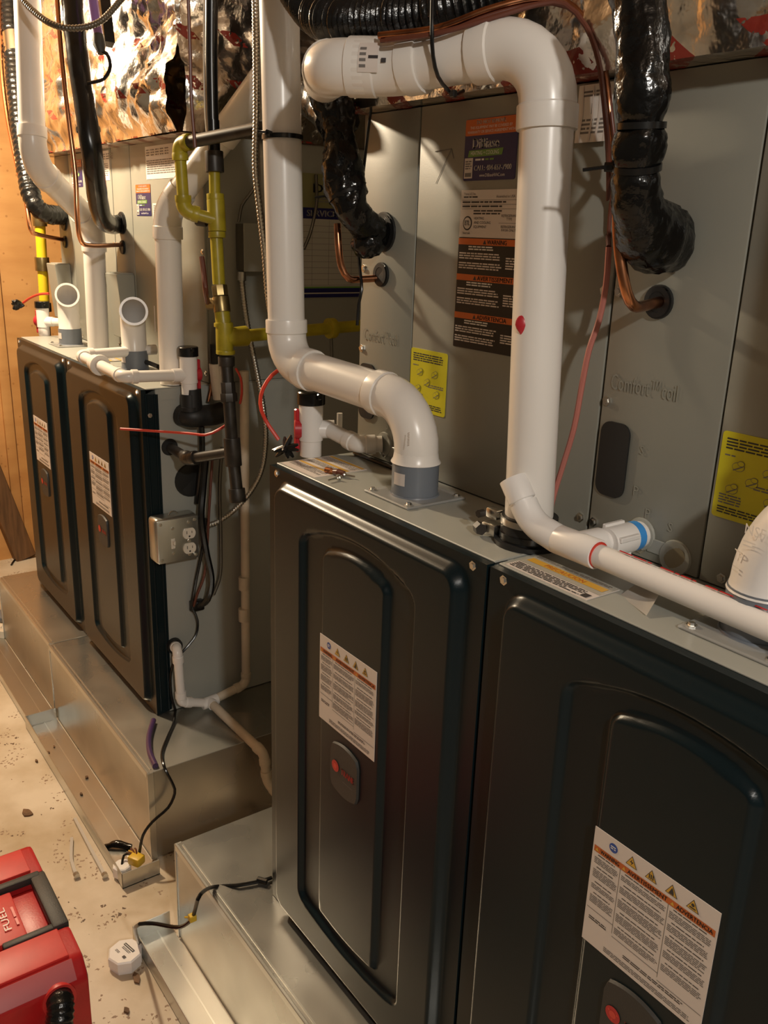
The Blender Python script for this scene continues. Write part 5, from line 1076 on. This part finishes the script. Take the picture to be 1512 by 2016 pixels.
# leaning stud and cord by the plywood wall
t = thing('wood_stud', 'dark brown wooden stud leaning against the plywood wall', 'timber', (-2.813, 0.238, -0.246))
a = V((-2.766, 0.233, -0.240)); b = V((-2.755, 0.092, 0.295)); bm = BM(); ax = (b - a).normalized(); rot = ax.to_track_quat('Z', 'Y').to_matrix(); l = (b - a).length
box(bm, V(-0.03, -0.045, -l / 2), V(0.03, 0.045, l / 2), 0.003, 1); bm.transform(Matrix.Translation((a + b) / 2) @ rot.to_4x4()); mk('stud', bm, 'wood_stud', t)
cable('cord', [(-2.697, 0.158, -0.242), (-2.753, 0.189, -0.242), (-2.765, 0.232, -0.242), (-2.789, 0.297, -0.242)], 0.004, 'black_smooth', 'short dark cord on the floor at the foot of the leaning stud', 'cord')

# ------------------------------------------------------------------ red cordless vacuum on the floor
t = thing('cordless_vacuum', 'red cordless vacuum with dark carrying frame and black hose', 'vacuum', (-0.2, -0.5, FZ))
YA, YB = -0.66, -0.360
def prism(prof, ya, yb, m, name, parent, bev=0.006, taper=0.0):
    bm = BM(); f = bm.faces.new([bm.verts.new((x, ya, z)) for x, z in prof]); e = bmesh.ops.extrude_face_region(bm, geom=[f])
    for v in e['geom']:
        if isinstance(v, bmesh.types.BMVert): v.co.y = yb
    bmesh.ops.recalc_face_normals(bm, faces=bm.faces)
    if bev: bmesh.ops.bevel(bm, geom=list(bm.edges), offset=bev, segments=2, affect='EDGES', profile=0.6)
    return mk(name, bm, m, parent, 40)
prism([(-0.345, FZ), (0.014, FZ), (0.016, 0.018), (-0.012, 0.046), (-0.085, 0.050), (-0.090, 0.020), (-0.236, 0.020), (-0.242, 0.056), (-0.325, 0.058), (-0.345, 0.036)], YA, YB, 'tool_red', 'body', t, 0.009)
prism([(-0.320, 0.055), (-0.250, 0.053), (-0.250, 0.060), (-0.318, 0.062)], YA + 0.01, YB - 0.022, 'tool_red_light', 'lid', t, 0.002)
prism([(-0.083, 0.046), (-0.016, 0.044), (-0.016, 0.050), (-0.083, 0.0535)], YA + 0.01, YB - 0.022, 'tool_red_light', 'front_panel', t, 0.002)
prism([(-0.013, 0.043), (0.012, 0.018), (0.0155, 0.0215), (-0.0095, 0.0465)], YA + 0.01, YB - 0.020, 'tool_pink', 'front_band', t, 0.001)
def bar(a, b, r, w=None):
    bm = BM(); a, b = V(a), V(b); d = (b - a).normalized(); q = d.to_track_quat('X', 'Z').to_matrix().to_4x4(); l = (b - a).length; w = w or r
    box(bm, (-l / 2 - r * .6, -w, -r), (l / 2 + r * .6, w, r), r * 0.45, 2); bm.transform(Matrix.Translation((a + b) / 2) @ q); return bm
yr = YB - 0.014
mk('frame_bar', bar((-0.238, YA + 0.01, 0.050), (-0.238, yr, 0.050), 0.008), 'tool_dark', t); mk('frame_bar', bar((-0.236, yr, 0.048), (-0.092, yr, 0.046), 0.009, 0.014), 'tool_dark', t); mk('frame_bar', bar((-0.094, yr, 0.046), (-0.094, yr - 0.092, 0.046), 0.007), 'tool_dark', t)
prism([(-0.228, 0.018), (-0.104, 0.018), (-0.104, 0.046), (-0.225, 0.050)], YA + 0.01, yr - 0.052, 'tool_red_light', 'battery_cover', t, 0.004)
prism([(-0.225, 0.018), (-0.110, 0.018), (-0.110, 0.034), (-0.225, 0.038)], yr - 0.054, yr - 0.012, 'tool_red', 'latch', t, 0.003)
L = Label((-0.130, yr - 0.066, 0.0482), (-1, 0, 0.03), (0, -1, 0)); L.text('FUEL', 0.0, 0.006, 0.012, 'label_white', 2, fit=0.058); L.para(0.004, -0.010, 0.052, -0.002, 0.008, 'red_wire', 2); L.done('lettering', t, 'pale FUEL lettering')
bm = ribbed([(0.010, -0.412, 0.000), (0.034, -0.414, 0.004), (0.052, -0.424, -0.02), (0.060, -0.445, -0.08), (0.06, -0.49, -0.18), (0.05, -0.53, -0.222), (0.0, -0.68, -0.223)], 0.022, 0.008, 0.10, 20); mk('hose', bm, 'black_jacket', t, 60)
ring_part(t, 'hose_port', (0.016, -0.412, 0.000), (1, 0, 0.1), 0.028, 0.010, 'tool_red_light')
